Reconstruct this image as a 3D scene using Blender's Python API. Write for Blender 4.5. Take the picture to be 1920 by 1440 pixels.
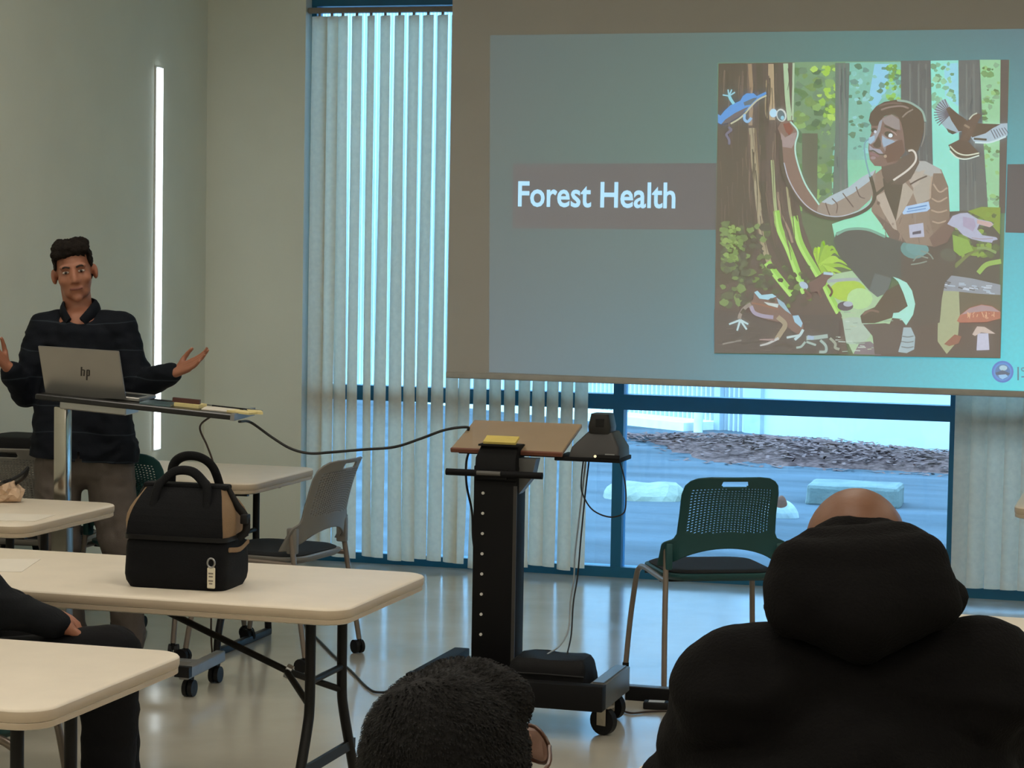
import bpy, bmesh, math, random
import numpy as np
from mathutils import Vector, Matrix, noise, geometry
from math import sin, cos, pi, radians as R

for o in list(bpy.data.objects):
    bpy.data.objects.remove(o, do_unlink=True)
scene = bpy.context.scene
COL = scene.collection
random.seed(4)

# ---------------------------------------------------------------- camera
FPX = 4270.0
CAM = Vector((0, 0, 1.74))
YAW, PITCH, ROLL = 0.27934, 0.06132, -0.01709
FW = Vector((-sin(YAW)*cos(PITCH), cos(YAW)*cos(PITCH), -sin(PITCH)))
R0 = Vector((cos(YAW), sin(YAW), 0)); U0 = R0.cross(FW)
RT = R0*cos(ROLL) - U0*sin(ROLL); UP = U0*cos(ROLL) + R0*sin(ROLL)
cd = bpy.data.cameras.new('camera'); cd.sensor_width = 36; cd.lens = FPX/1920*36
cd.clip_start = .05; cd.clip_end = 300
cam = bpy.data.objects.new('camera', cd); COL.objects.link(cam)
cam.matrix_world = Matrix(((RT.x, UP.x, -FW.x, CAM.x), (RT.y, UP.y, -FW.y, CAM.y), (RT.z, UP.z, -FW.z, CAM.z), (0, 0, 0, 1)))
scene.camera = cam

def ray(x, y): return FW + RT*((x-960)/FPX) - UP*((y-720)/FPX)
def W(x, y, Y):
    d = ray(x, y); return CAM + d*(Y/d.y)
def G(x, y, z=0.0):
    d = ray(x, y); return CAM + d*((z-CAM.z)/d.z)
def onx(x, y, X):
    d = ray(x, y); return CAM + d*(X/d.x)

# ---------------------------------------------------------------- light
scene.view_settings.view_transform = 'Standard'
try: scene.view_settings.look = 'None'
except Exception: pass
scene.view_settings.exposure = 0.15
scene.view_settings.gamma = 1.0
try: scene.view_settings.use_curve_mapping = False
except Exception: pass
wd = bpy.data.worlds.new('sky'); scene.world = wd; wd.use_nodes = True
bg = wd.node_tree.nodes['Background']
bg.inputs[0].default_value = (0.74, 0.87, 1.0, 1); bg.inputs[1].default_value = 7.5
LAMP_STRENGTH = 7.2
LAMP_COLOR = (1.0, 0.92, 0.80)

# ---------------------------------------------------------------- materials
def lin(c):
    c = [v/255.0 for v in c]
    return tuple(v/12.92 if v <= .04045 else ((v+.055)/1.055)**2.4 for v in c)
_m = {}
def M(name, rgb, rough=.6, metal=0.0, var=.08, scale=12, bump=0.0, bscale=60, spec=.5, lin_in=False, trans=0.0, stretch=None):
    if name in _m: return _m[name]
    m = bpy.data.materials.new(name); m.use_nodes = True
    nt = m.node_tree; b = nt.nodes['Principled BSDF']
    c = rgb if lin_in else lin(rgb)
    b.inputs['Roughness'].default_value = rough; b.inputs['Metallic'].default_value = metal
    b.inputs['Specular IOR Level'].default_value = spec
    tc = nt.nodes.new('ShaderNodeTexCoord')
    src = tc.outputs['Object']
    if stretch:
        mp = nt.nodes.new('ShaderNodeMapping'); mp.inputs['Scale'].default_value = stretch
        nt.links.new(src, mp.inputs[0]); src = mp.outputs[0]
    nz = nt.nodes.new('ShaderNodeTexNoise'); nz.inputs['Scale'].default_value = scale; nz.inputs['Detail'].default_value = 4
    nt.links.new(src, nz.inputs['Vector'])
    rp = nt.nodes.new('ShaderNodeValToRGB')
    rp.color_ramp.elements[0].position = .3; rp.color_ramp.elements[1].position = .7
    rp.color_ramp.elements[0].color = tuple(max(0, v*(1-var)) for v in c)+(1,)
    rp.color_ramp.elements[1].color = tuple(min(1, v*(1+var)) for v in c)+(1,)
    nt.links.new(nz.outputs['Fac'], rp.inputs[0]); nt.links.new(rp.outputs[0], b.inputs['Base Color'])
    if bump:
        n2 = nt.nodes.new('ShaderNodeTexNoise'); n2.inputs['Scale'].default_value = bscale; n2.inputs['Detail'].default_value = 3
        nt.links.new(src, n2.inputs['Vector'])
        bp = nt.nodes.new('ShaderNodeBump'); bp.inputs['Strength'].default_value = bump; bp.inputs['Distance'].default_value = .01
        nt.links.new(n2.outputs['Fac'], bp.inputs['Height']); nt.links.new(bp.outputs[0], b.inputs['Normal'])
    if trans:
        t = nt.nodes.new('ShaderNodeBsdfTranslucent'); nt.links.new(rp.outputs[0], t.inputs['Color'])
        mx = nt.nodes.new('ShaderNodeMixShader'); mx.inputs[0].default_value = trans
        nt.links.new(b.outputs[0], mx.inputs[1]); nt.links.new(t.outputs[0], mx.inputs[2])
        nt.links.new(mx.outputs[0], nt.nodes['Material Output'].inputs['Surface'])
    _m[name] = m
    return m
def emit(name, rgb, s, lin_in=False):
    if name in _m: return _m[name]
    m = bpy.data.materials.new(name); m.use_nodes = True; nt = m.node_tree
    nt.nodes.remove(nt.nodes['Principled BSDF'])
    e = nt.nodes.new('ShaderNodeEmission'); e.inputs[0].default_value = (rgb if lin_in else lin(rgb))+(1,); e.inputs[1].default_value = s
    nt.links.new(e.outputs[0], nt.nodes['Material Output'].inputs['Surface'])
    _m[name] = m; return m
def glassmat():
    m = bpy.data.materials.new('tinted_glass'); m.use_nodes = True; nt = m.node_tree
    nt.nodes.remove(nt.nodes['Principled BSDF'])
    t = nt.nodes.new('ShaderNodeBsdfTransparent'); t.inputs[0].default_value = (.60, .84, .99, 1)
    g = nt.nodes.new('ShaderNodeBsdfGlossy'); g.inputs['Roughness'].default_value = .02; g.inputs[0].default_value = (.8, .9, 1, 1)
    f = nt.nodes.new('ShaderNodeFresnel'); f.inputs[0].default_value = 1.45
    mx = nt.nodes.new('ShaderNodeMixShader'); nt.links.new(f.outputs[0], mx.inputs[0])
    nt.links.new(t.outputs[0], mx.inputs[1]); nt.links.new(g.outputs[0], mx.inputs[2])
    nt.links.new(mx.outputs[0], nt.nodes['Material Output'].inputs['Surface'])
    return m
FABRIC = (190, 185, 177)
AMB = (.140, .127, .096)      # room light coming back off the bare fabric
def beam(c): return tuple(max(0.0, v-a) for v, a in zip(lin(c), AMB))
def add_fabric(nt, e):
    d = nt.nodes.new('ShaderNodeBsdfDiffuse'); d.inputs[0].default_value = lin(FABRIC)+(1,)
    ad = nt.nodes.new('ShaderNodeAddShader'); nt.links.new(d.outputs[0], ad.inputs[0]); nt.links.new(e.outputs[0], ad.inputs[1])
    nt.links.new(ad.outputs[0], nt.nodes['Material Output'].inputs['Surface'])
def paintmat():
    # flat projected picture: colour per face, with a little projector grain
    m = bpy.data.materials.new('projected_picture'); m.use_nodes = True; nt = m.node_tree
    nt.nodes.remove(nt.nodes['Principled BSDF'])
    e = nt.nodes.new('ShaderNodeEmission')
    a = nt.nodes.new('ShaderNodeVertexColor'); a.layer_name = 'Col'
    tc = nt.nodes.new('ShaderNodeTexCoord')
    nz = nt.nodes.new('ShaderNodeTexNoise'); nz.inputs['Scale'].default_value = 55; nz.inputs['Detail'].default_value = 5
    nt.links.new(tc.outputs['Object'], nz.inputs['Vector'])
    mr = nt.nodes.new('ShaderNodeMapRange'); mr.inputs[1].default_value = .3; mr.inputs[2].default_value = .7
    mr.inputs[3].default_value = .95; mr.inputs[4].default_value = 1.05
    nt.links.new(nz.outputs['Fac'], mr.inputs[0])
    vm = nt.nodes.new('ShaderNodeVectorMath'); vm.operation = 'SCALE'
    nt.links.new(a.outputs[0], vm.inputs[0]); nt.links.new(mr.outputs[0], vm.inputs['Scale'])
    nt.links.new(vm.outputs[0], e.inputs[0]); e.inputs[1].default_value = 1.0
    add_fabric(nt, e)
    return m

# ---------------------------------------------------------------- helpers
def empty(name, loc=(0, 0, 0), rz=0.0):
    o = bpy.data.objects.new(name, None); COL.objects.link(o)
    o.location = loc; o.rotation_euler = (0, 0, rz); o.empty_display_size = .1
    return o
def tag(o, label=None, cat=None, group=None, kind=None):
    if label: o['label'] = label
    if cat: o['category'] = cat
    if group: o['group'] = group
    if kind: o['kind'] = kind
    return o
def link(name, me, mat=None, parent=None, smooth=False):
    if mat is not None and not me.materials: me.materials.append(mat)
    o = bpy.data.objects.new(name, me); COL.objects.link(o)
    if parent is not None: o.parent = parent
    if smooth:
        for p in me.polygons: p.use_smooth = True
    return o
def fin(name, bm, mat=None, parent=None, smooth=False, angle=None):
    me = bpy.data.meshes.new(name); bmesh.ops.recalc_face_normals(bm, faces=bm.faces[:])
    bm.to_mesh(me); bm.free()
    o = link(name, me, mat, parent, smooth)
    if angle is not None:
        for p in me.polygons: p.use_smooth = True
        try: me.set_sharp_from_angle(angle=R(angle))
        except Exception: pass
    return o
def bx(bm, x0, x1, y0, y1, z0, z1, bev=0.0, seg=2, mat=None):
    n0 = len(bm.verts)
    c = Matrix.Translation(((x0+x1)/2, (y0+y1)/2, (z0+z1)/2)) @ Matrix.Diagonal((abs(x1-x0), abs(y1-y0), abs(z1-z0), 1))
    if mat is not None: c = mat @ c
    r = bmesh.ops.create_cube(bm, size=1, matrix=c)
    if bev:
        es = list({e for v in r['verts'] for e in v.link_edges})
        bmesh.ops.bevel(bm, geom=es, offset=bev, segments=seg, affect='EDGES', profile=.5)
def box(name, x0, x1, y0, y1, z0, z1, mat, parent=None, bev=0.0, seg=2):
    bm = bmesh.new(); bx(bm, x0, x1, y0, y1, z0, z1, bev, seg)
    return fin(name, bm, mat, parent, angle=40 if bev else None)
def smooth_path(pts, n=6):
    pts = [Vector(p) for p in pts]
    if len(pts) < 3: return pts
    out = []
    P = [pts[0]*2-pts[1]]+pts+[pts[-1]*2-pts[-2]]
    for i in range(1, len(P)-2):
        a, b, c, d = P[i-1:i+3]
        for k in range(n):
            t = k/n
            out.append(.5*((2*b)+(c-a)*t+(2*a-5*b+4*c-d)*t*t+(3*b-a-3*c+d)*t**3))
    out.append(pts[-1]); return out
def tube_bm(bm, pts, r, seg=8, caps=True, flat=None):
    pts = [Vector(p) for p in pts]; rings = []
    n = len(pts); up = None
    for i, p in enumerate(pts):
        t = (pts[min(i+1, n-1)]-pts[max(i-1, 0)]).normalized()
        if up is None:
            up = Vector((0, 0, 1)) if abs(t.z) < .9 else Vector((0, 1, 0))
        a = t.cross(up).normalized(); b = a.cross(t).normalized(); up = b
        rr = r[i] if isinstance(r, (list, tuple)) else r
        fa, fb = flat if flat else (1, 1)
        rings.append([bm.verts.new(p+a*(cos(2*pi*k/seg)*rr*fa)+b*(sin(2*pi*k/seg)*rr*fb)) for k in range(seg)])
    for i in range(n-1):
        for k in range(seg):
            bm.faces.new((rings[i][k], rings[i][(k+1) % seg], rings[i+1][(k+1) % seg], rings[i+1][k]))
    if caps:
        bm.faces.new(rings[0][::-1]); bm.faces.new(rings[-1])
def tube(name, pts, r, mat, parent=None, seg=8, flat=None):
    bm = bmesh.new(); tube_bm(bm, pts, r, seg, True, flat)
    return fin(name, bm, mat, parent, angle=60)
def cyl_bm(bm, p0, p1, r, seg=16): tube_bm(bm, [p0, p1], r, seg)
def prism_bm(bm, poly, z0, z1, bev=0.0):
    # poly in xy, extruded in z
    vs = [bm.verts.new((x, y, z0)) for x, y in poly]; vt = [bm.verts.new((x, y, z1)) for x, y in poly]
    n = len(poly); bm.faces.new(vs[::-1]); bm.faces.new(vt)
    for i in range(n): bm.faces.new((vs[i], vs[(i+1) % n], vt[(i+1) % n], vt[i]))
def rrect(x0, x1, y0, y1, r, seg=6):
    out = []
    for cx, cy, a in ((x1-r, y1-r, 0), (x0+r, y1-r, 90), (x0+r, y0+r, 180), (x1-r, y0+r, 270)):
        for k in range(seg+1):
            t = R(a+90*k/seg); out.append((cx+r*cos(t), cy+r*sin(t)))
    return out
def stack_bm(bm, layers):
    # layers: list of (poly, z); all the same length; closed solid
    rings = [[bm.verts.new((x, y, z)) for x, y in poly] for poly, z in layers]
    n = len(rings[0])
    for a, b in zip(rings, rings[1:]):
        for i in range(n): bm.faces.new((a[i], a[(i+1) % n], b[(i+1) % n], b[i]))
    bm.faces.new(rings[0][::-1]); bm.faces.new(rings[-1])
def copy_tree(o, parent=None):
    c = o.copy(); COL.objects.link(c); c.parent = parent
    for ch in list(o.children): copy_tree(ch, c)
    return c
# bodies: union of tapered capsules and ellipsoids, voxel remeshed to one continuous skin
def capsule_bm(bm, p0, r0, p1, r1, seg=14):
    p0, p1 = Vector(p0), Vector(p1); d = p1-p0
    if d.length < 1e-5: d = Vector((0, 0, 1e-4))
    t = d.normalized(); pts, rs = [], []
    for k in range(5):
        a = pi/2*(1-k/5); pts.append(p0-t*(sin(a)*r0)); rs.append(max(cos(a)*r0, r0*.08))
    for k in range(6):
        a = pi/2*(k/5); pts.append(p1+t*(sin(a)*r1)); rs.append(max(cos(a)*r1, r1*.08))
    tube_bm(bm, pts, rs, seg)
def ellip_bm(bm, c, r, rot=(0, 0, 0)):
    from mathutils import Euler
    m = Matrix.Translation(c) @ Euler(rot).to_matrix().to_4x4() @ Matrix.Diagonal((r[0], r[1], r[2], 1))
    bmesh.ops.create_icosphere(bm, subdivisions=3, radius=1, matrix=m)
def blob(name, caps, ells=(), voxel=.01, smooth=6, mat=None, parent=None, disp=None, cut=None, kill=None):
    bm = bmesh.new()
    for c in caps: capsule_bm(bm, *c)
    for e in ells: ellip_bm(bm, *e)
    me = bpy.data.meshes.new(name+'_raw'); bm.to_mesh(me); bm.free()
    o = bpy.data.objects.new(name+'_raw', me); COL.objects.link(o)
    md = o.modifiers.new('r', 'REMESH'); md.mode = 'VOXEL'; md.voxel_size = voxel
    ms = o.modifiers.new('s', 'SMOOTH'); ms.factor = .5; ms.iterations = smooth
    dg = bpy.context.evaluated_depsgraph_get()
    me2 = bpy.data.meshes.new_from_object(o.evaluated_get(dg))
    bpy.data.objects.remove(o, do_unlink=True); bpy.data.meshes.remove(me)
    me2.name = name
    if cut or disp or kill:
        bm = bmesh.new(); bm.from_mesh(me2)
        if kill: bmesh.ops.delete(bm, geom=[f for f in bm.faces if kill(f.calc_center_median())], context='FACES')
        if cut:
            for co, no in cut:
                geom = bm.verts[:]+bm.edges[:]+bm.faces[:]
                bmesh.ops.bisect_plane(bm, geom=geom, plane_co=co, plane_no=no, clear_outer=True)
        if disp:
            bm.normal_update()
            for v in bm.verts: v.co += v.normal*disp(v.co)
        bm.to_mesh(me2); bm.free()
    return link(name, me2, mat, parent, True)
def wrinkle(amp, sx=5, sy=5, sz=12, off=0.0):
    def f(c):
        q = Vector((c.x*sx+off, c.y*sy+off, c.z*sz))
        n1 = noise.noise(q + Vector((noise.noise(q*.7)*1.2, 0, noise.noise(q*.6+Vector((7, 1, 2)))*1.5)))
        return amp*(1-2*abs(n1)) + amp*.4*noise.noise(q*3.1)
    return f
# ---------------------------------------------------------------- room shell
WALL_Y, WALL_X = 11.5, -5.05
GY = 11.62
m_wall = M('wall_paint', (220, 222, 208), .75, var=.025, scale=3, bump=.05, bscale=180)
m_ceil = M('ceiling_tile', (214, 212, 206), .9, var=.03)
m_floor = None
def floormat():
    m = M('polished_concrete', (190, 184, 170), .2, var=.10, scale=1.6, spec=.6)
    nt = m.node_tree; b = nt.nodes['Principled BSDF']
    tc = nt.nodes.new('ShaderNodeTexCoord')
    n = nt.nodes.new('ShaderNodeTexNoise'); n.inputs['Scale'].default_value = 3.5; n.inputs['Detail'].default_value = 6
    nt.links.new(tc.outputs['Object'], n.inputs['Vector'])
    mr = nt.nodes.new('ShaderNodeMapRange'); mr.inputs[1].default_value = .35; mr.inputs[2].default_value = .65
    mr.inputs[3].default_value = .13; mr.inputs[4].default_value = .24
    nt.links.new(n.outputs['Fac'], mr.inputs[0]); nt.links.new(mr.outputs[0], b.inputs['Roughness'])
    b.inputs['Coat Weight'].default_value = .35; b.inputs['Coat Roughness'].default_value = .12
    n2 = nt.nodes.new('ShaderNodeTexNoise'); n2.inputs['Scale'].default_value = 14; nt.links.new(tc.outputs['Object'], n2.inputs['Vector'])
    bp = nt.nodes.new('ShaderNodeBump'); bp.inputs['Strength'].default_value = .05; bp.inputs['Distance'].default_value = .005
    nt.links.new(n2.outputs['Fac'], bp.inputs['Height']); nt.links.new(bp.outputs[0], b.inputs['Normal'])
    return m
m_floor = floormat()
XR, YB, ZC = 4.2, -3.2, 3.6
tag(box('floor', WALL_X-.15, XR+.15, YB-.15, 11.76, -.2, 0, m_floor), 'polished grey beige concrete floor', None, kind='structure')
tag(box('wall_left', WALL_X-.15, WALL_X, YB, WALL_Y+.25, 0, ZC, m_wall), 'pale grey green painted side wall with the light bar', None, kind='structure')
tag(box('wall_right', XR, XR+.15, YB, WALL_Y+.25, 0, ZC, m_wall), 'pale painted wall on the far side', None, kind='structure')
tag(box('wall_rear', WALL_X, XR, YB-.15, YB, 0, ZC, m_wall), 'pale painted wall behind the audience', None, kind='structure')
tag(box('ceiling', WALL_X-.15, XR+.15, YB-.15, 11.76, ZC, ZC+.15, m_ceil), 'off white ceiling', None, kind='structure')
bm = bmesh.new()
bx(bm, WALL_X, -4.482, WALL_Y, 11.76, 0, ZC); bx(bm, -4.482, 2.48, WALL_Y, 11.76, 3.10, ZC); bx(bm, 2.48, XR, WALL_Y, 11.76, 0, ZC)
tag(fin('wall_front', bm, m_wall), 'pale olive painted wall around the tall window', None, kind='structure')
m_base = M('baseboard_rubber', (70, 72, 70), .5)
tag(box('baseboard_left', WALL_X, WALL_X+.012, YB, WALL_Y, 0, .10, m_base), 'dark rubber baseboard along the side wall', None, kind='structure')
tag(box('baseboard_front', WALL_X+.012, -4.482, WALL_Y-.012, WALL_Y, 0, .10, m_base), 'dark rubber baseboard beside the tall window', None, kind='structure')

m_frame = M('teal_window_frame', (24, 104, 140), .4, metal=.1, var=.04)
m_glass = glassmat()
xs = [-4.482, -2.742, -1.002, .738, 2.48]
for i in range(4):
    a, b = xs[i], xs[i+1]
    bm = bmesh.new()
    w = .028
    bx(bm, a, a+w, GY-.03, GY+.06, 0, 3.1); bx(bm, b-w, b, GY-.03, GY+.06, 0, 3.1)
    bx(bm, a, b, GY-.032, GY+.062, 0, .055); bx(bm, a, b, GY-.032, GY+.062, 3.0, 3.10)
    bx(bm, a, b, GY-.032, GY+.062, .885, .965)
    f = tag(fin('window_%d' % (i+1), bm, m_frame), 'teal aluminium frame of a tall window bay', None, kind='structure')
    box('pane', a+w, b-w, GY+.01, GY+.016, .055, .885, m_glass, f)
    box('pane', a+w, b-w, GY+.01, GY+.016, .965, 3.0, m_glass, f)
# far side of the room has its door, out of the picture
m_door = M('door_paint', (120, 112, 98), .5)
d = tag(box('door_1', 1.2, 2.15, YB, YB+.05, 0, 2.1, m_door), 'plain flush door in the wall behind the audience', None, kind='structure')
box('door_handle', 1.28, 1.40, YB+.05, YB+.09, 1.0, 1.02, M('steel', (170, 170, 168), .3, .9), d)

# ceiling lamps over the audience (the ones over the screen are off)
m_lampframe = M('lamp_frame', (210, 208, 200), .5)
m_diff_on = emit('lamp_diffuser', LAMP_COLOR, LAMP_STRENGTH, True)
for (x, y) in [(x, y) for y in (-1.8, .6, 2.8, 5.2, 7.6) for x in (-3.9, -1.2, 1.8)]:
    t = tag(empty('ceiling_light_offscreen', (x, y, ZC)), 'rectangular ceiling light panel above the audience', 'light', 'lit ceiling panels above the audience')
    bm = bmesh.new()
    for q in ((-.62, .62, -.32, -.30), (-.62, .62, .30, .32), (-.62, -.60, -.32, .32), (.60, .62, -.32, .32)): bx(bm, *q, -.03, 0)
    fin('frame', bm, m_lampframe, t); box('diffuser_offscreen', -.60, .60, -.30, .30, -.02, -.012, m_diff_on, t)

# vertical LED bar on the side wall
t = tag(empty('wall_light', (WALL_X, 10.87, .634)), 'tall thin vertical white LED bar glowing on the side wall', 'light')
box('housing', 0, .008, -.036, .036, 0, 1.99, M('lamp_white', (225, 228, 228), .4), t, .002)
bm = bmesh.new(); stack_bm(bm, [(rrect(.006, .020, -.030, .030, .006, 3), .008), (rrect(.006, .020, -.030, .030, .006, 3), 1.982)])
fin('diffuser', bm, emit('led_bar', (.86, .96, 1.0), 3.2, True), t)

# ---------------------------------------------------------------- vertical blinds
m_vane = M('vane_fabric', (236, 222, 196), .8, var=.05, scale=40, bump=.1, bscale=300, trans=.44)
m_rail = M('blind_rail', (128, 120, 110), .45)
def vane(parent, x, y, ztop, zbot, ang, twist, sway, seed):
    rnd = random.Random(seed)
    bm = bmesh.new(); rows, cols, w = 16, 6, .089
    ph = rnd.uniform(0, 6); am = rnd.uniform(.5, 1)
    grid = []
    for i in range(rows+1):
        v = i/rows; z = ztop+(zbot-ztop)*v
        a = R(ang + twist*v*v + am*3*sin(ph+v*5))
        sx = sway*v*v*v + .004*am*sin(ph*2+v*4)*v
        row = []
        for j in range(cols+1):
            u = j/cols-.5
            lx = u*w; ly = .016*(1-4*u*u)
            row.append(bm.verts.new((x+sx+lx*cos(a)+ly*sin(a), y+lx*sin(a)-ly*cos(a), z)))
        grid.append(row)
    for i in range(rows):
        for j in range(cols):
            bm.faces.new((grid[i][j], grid[i][j+1], grid[i+1][j+1], grid[i+1][j]))
    o = fin('vane', bm, m_vane, parent, smooth=True)
    return o
VY = 11.535
bl = tag(empty('vertical_blind', (0, 0, 0)), 'half open beige vertical blind with sunlit gaps beside and behind the screen', 'blind')
box('headrail', -4.475, -1.05, VY-.025, VY+.025, 2.957, 2.985, m_rail, bl, .004)
vx = [-4.415, -4.345] + [-4.283+.0800*k for k in range(18)]
last = vx[-1]
for k, x in enumerate(vx):
    ang = 2 if k == 0 else (-24 if k == 1 else -35+random.uniform(-4, 4))
    sway = random.uniform(-.012, .012); tw = random.uniform(9, 22)
    if k == 4: ang, tw = -47, 10
    if k == 11: sway = -.035
    if k == 12: sway = -.012; tw = 22
    if k == 13: sway = .01
    vane(bl, x, VY, 2.94, random.uniform(.028, .05) if k != 12 else .012, ang, tw, sway, k)
    bm = bmesh.new(); bx(bm, x-.006, x+.006, VY-.006, VY+.006, 2.925, 2.96); fin('carrier', bm, m_rail, bl)
br = tag(empty('vertical_blind', (0, 0, 0)), 'closed beige vertical blind with overlapping flat vanes right of the clear window', 'blind')
box('headrail', -1.0, 2.45, VY-.025, VY+.025, 2.957, 2.985, m_rail, br, .004)
for k in range(22):
    vane(br, -.955+.0815*k, VY-.004*(k % 2), 2.94, .06, 13+random.uniform(-3, 3), 2, random.uniform(-.003, .003), 100+k)

# ---------------------------------------------------------------- outside
m_asph = M('asphalt', (70, 75, 82), .85, var=.4, scale=1.1, bump=.5, bscale=30, stretch=(.55, 2.2, 1))
tag(box('ground', -40, 30, 11.77, 60, -.3, -.03, m_asph), 'grey asphalt yard outside the window', None, kind='structure')
m_white = M('white_metal_siding', (190, 192, 194), .55, var=.04, scale=2)
A = G(1160, 785, -.03); B = G(1780, 850, -.03)
A.z = B.z = 0; dirv = (A-B).normalized(); nrm = Vector((-dirv.y, dirv.x, 0))
if nrm.y > 0: nrm = -nrm
P0 = G(1425, 812, -.03); P0.z = 0; P0 = B + dirv*(P0-B).dot(dirv)
Wo = tag(empty('building', P0), 'long white industrial building standing across the yard', 'building')
def wl(s, d, z): return dirv*s + nrm*d + Vector((0, 0, z))     # along, out, up (local to Wo)
bm = bmesh.new(); n = 300; pit = .13
r0, r1 = [], []
for i in range(n+1):
    for s, dd in ((0, 0), (.25, 0), (.35, .035), (.65, .035), (.75, 0)):
        q = (i+s)*pit*.5
        r0.append(bm.verts.new(wl(q, dd, -.03))); r1.append(bm.verts.new(wl(q, dd, 6.5)))
for i in range(len(r0)-1): bm.faces.new((r0[i], r0[i+1], r1[i+1], r1[i]))
fin('ribbed_siding', bm, m_white, Wo)
def obox(name, s0, s1, d0, d1, z0, z1, mat, parent, bev=0):
    bm = bmesh.new(); vs = []
    for z in (z0, z1):
        vs.append([bm.verts.new(wl(s, dd, z)) for s, dd in ((s0, d0), (s1, d0), (s1, d1), (s0, d1))])
    bm.faces.new(vs[0][::-1]); bm.faces.new(vs[1])
    for i in range(4): bm.faces.new((vs[0][i], vs[0][(i+1) % 4], vs[1][(i+1) % 4], vs[1][i]))
    if bev: bmesh.ops.bevel(bm, geom=bm.edges[:], offset=bev, segments=2, affect='EDGES')
    return fin(name, bm, mat, parent)
obox('block_wall', -20, 0, -.3, .02, -.03, 6.5, M('white_block', (190, 193, 196), .7, var=.04, scale=3), Wo)
m_pipe = M('grey_pipe', (170, 176, 182), .5)
obox('corner_post', -.10, .12, .0, .07, -.03, 6.5, m_pipe, Wo)
obox('downspout', .42, .50, .04, .10, -.03, 6.5, m_pipe, Wo)
obox('panel_joint', 4.3, 4.34, .03, .05, -.03, 6.5, m_pipe, Wo)
k = obox('kerb', .5, 40, .0, .5, -.04, .05, M('pale_concrete', (226, 220, 204), .8, var=.06), None)
k.location = P0; tag(k, 'pale concrete kerb along the foot of the ribbed siding', 'kerb')
t = tag(empty('bollard', P0+wl(.35, .45, -.03)), 'short white pipe with a dark cap standing by the siding', 'pipe')
bm = bmesh.new(); cyl_bm(bm, (0, 0, 0), (0, 0, .24), .045, 12); fin('pipe', bm, M('white_pipe', (220, 220, 218), .5), t, angle=40)
bm = bmesh.new(); cyl_bm(bm, (0, 0, .24), (0, 0, .27), .062, 12); fin('cap', bm, M('dark_cap', (70, 70, 72), .5), t, angle=40)
# mulch heap
m_mulch = M('mulch', (104, 74, 68), .95, spec=.05, var=.45, scale=22, bump=.6)
path = []
for u_, l_ in (((1205, 812), (1205, 818)), ((1288, 813), (1288, 840)), ((1378, 813), (1378, 862)), ((1485, 818), (1485, 869)), ((1560, 826), (1560, 874)), ((1655, 837), (1655, 879)), ((1779, 847), (1779, 885)), ((2000, 868), (2000, 902)), ((2300, 895), (2300, 930))):
    a_, b_ = G(*u_), G(*l_); path.append(((a_+b_)/2, (a_-b_).length/2))
bm = bmesh.new(); rows = []
pp = smooth_path([Vector((p.x, p.y, w)) for p, w in path], 8)
for i, q in enumerate(pp):
    row = []
    for j in range(15):
        v = j/14-.5; ww = q.z*2*(1+.25*noise.noise((i*.5, 3, 0)))
        x, y = q.x, q.y+v*ww
        h = (1-4*v*v)*.09*min(1, q.z)*(1+.7*noise.noise((x*2.1, y*2.1, 0)))
        row.append(bm.verts.new((x + .12*noise.noise((i*.9, j*.8, 4)), y, -.05+max(h, 0))))
    rows.append(row)
for i in range(len(rows)-1):
    for j in range(14): bm.faces.new((rows[i][j], rows[i][j+1], rows[i+1][j+1], rows[i+1][j]))
mo = tag(empty('mulch_heap', (0, 0, 0)), 'low heap of reddish brown wood mulch on the asphalt', 'mulch')
fin('heap', bm, m_mulch, mo, smooth=True)
bm = bmesh.new(); rnd = random.Random(8)
for i in range(3000):
    q = pp[rnd.randrange(len(pp))]; v = rnd.gauss(0, .24)
    v = max(-.52, min(.52, v)); x = q.x+rnd.uniform(-.25, .25); y = q.y+v*q.z*2
    z = -.03+max(0, (1-4*v*v)*.09*min(1, q.z))+rnd.uniform(0, .015)
    l, w2, a = rnd.uniform(.02, .05), rnd.uniform(.008, .016), rnd.uniform(0, 6.3); tl = rnd.uniform(-.2, .2)
    dx, dy = Vector((cos(a), sin(a), tl))*l, Vector((-sin(a), cos(a), rnd.uniform(-.2, .2)))*w2
    c = Vector((x, y, z))
    bm.faces.new([bm.verts.new(c+s1*dx+s2*dy) for s1, s2 in ((1, 1), (-1, 1), (-1, -1), (1, -1))])
o = fin('chips', bm, M('mulch_chip', (122, 90, 84), .95, var=.25, scale=9, spec=.05), mo); tag(o, kind='stuff')
# broken concrete lumps
m_conc = M('old_concrete', (140, 138, 122), .9, var=.22, scale=7, bump=.5, bscale=40)
def rock(name, x0, x1, y0, y1, Yd, label, seed, flat=False, mat=None):
    p0, p1 = W(x0, y1, Yd), W(x1, y1, Yd); top = W((x0+x1)/2, y0, Yd)
    gx, gz = (p1-p0).length, max(.1, top.z-(p0.z+p1.z)/2)
    bm = bmesh.new()
    if flat:
        bx(bm, -gx/2, gx/2, -gx*.3, gx*.3, -.02, gz, .03, 2)
        bmesh.ops.subdivide_edges(bm, edges=bm.edges[:], cuts=2, use_grid_fill=True)
    else:
        bmesh.ops.create_icosphere(bm, subdivisions=3, radius=1, matrix=Matrix.Diagonal((gx/2, gx*.34, gz*.95, 1)))
    for v in bm.verts:
        n = noise.noise(v.co*5+Vector((seed, 0, 0)))
        v.co += v.co.normalized()*n*(.03 if flat else .10)*min(gx, 1)
        if v.co.z < 0: v.co.z *= .15
    o = fin(name, bm, mat or m_conc, None); c = (p0+p1)/2; o.location = (c.x, c.y, -.03)
    return tag(o, label, 'rock', 'lumps of broken concrete in the yard')
rock('concrete_lump', 1122, 1285, 893, 932, 15.6, 'long rough pale concrete lump on the asphalt behind the mullion', 1)
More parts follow.
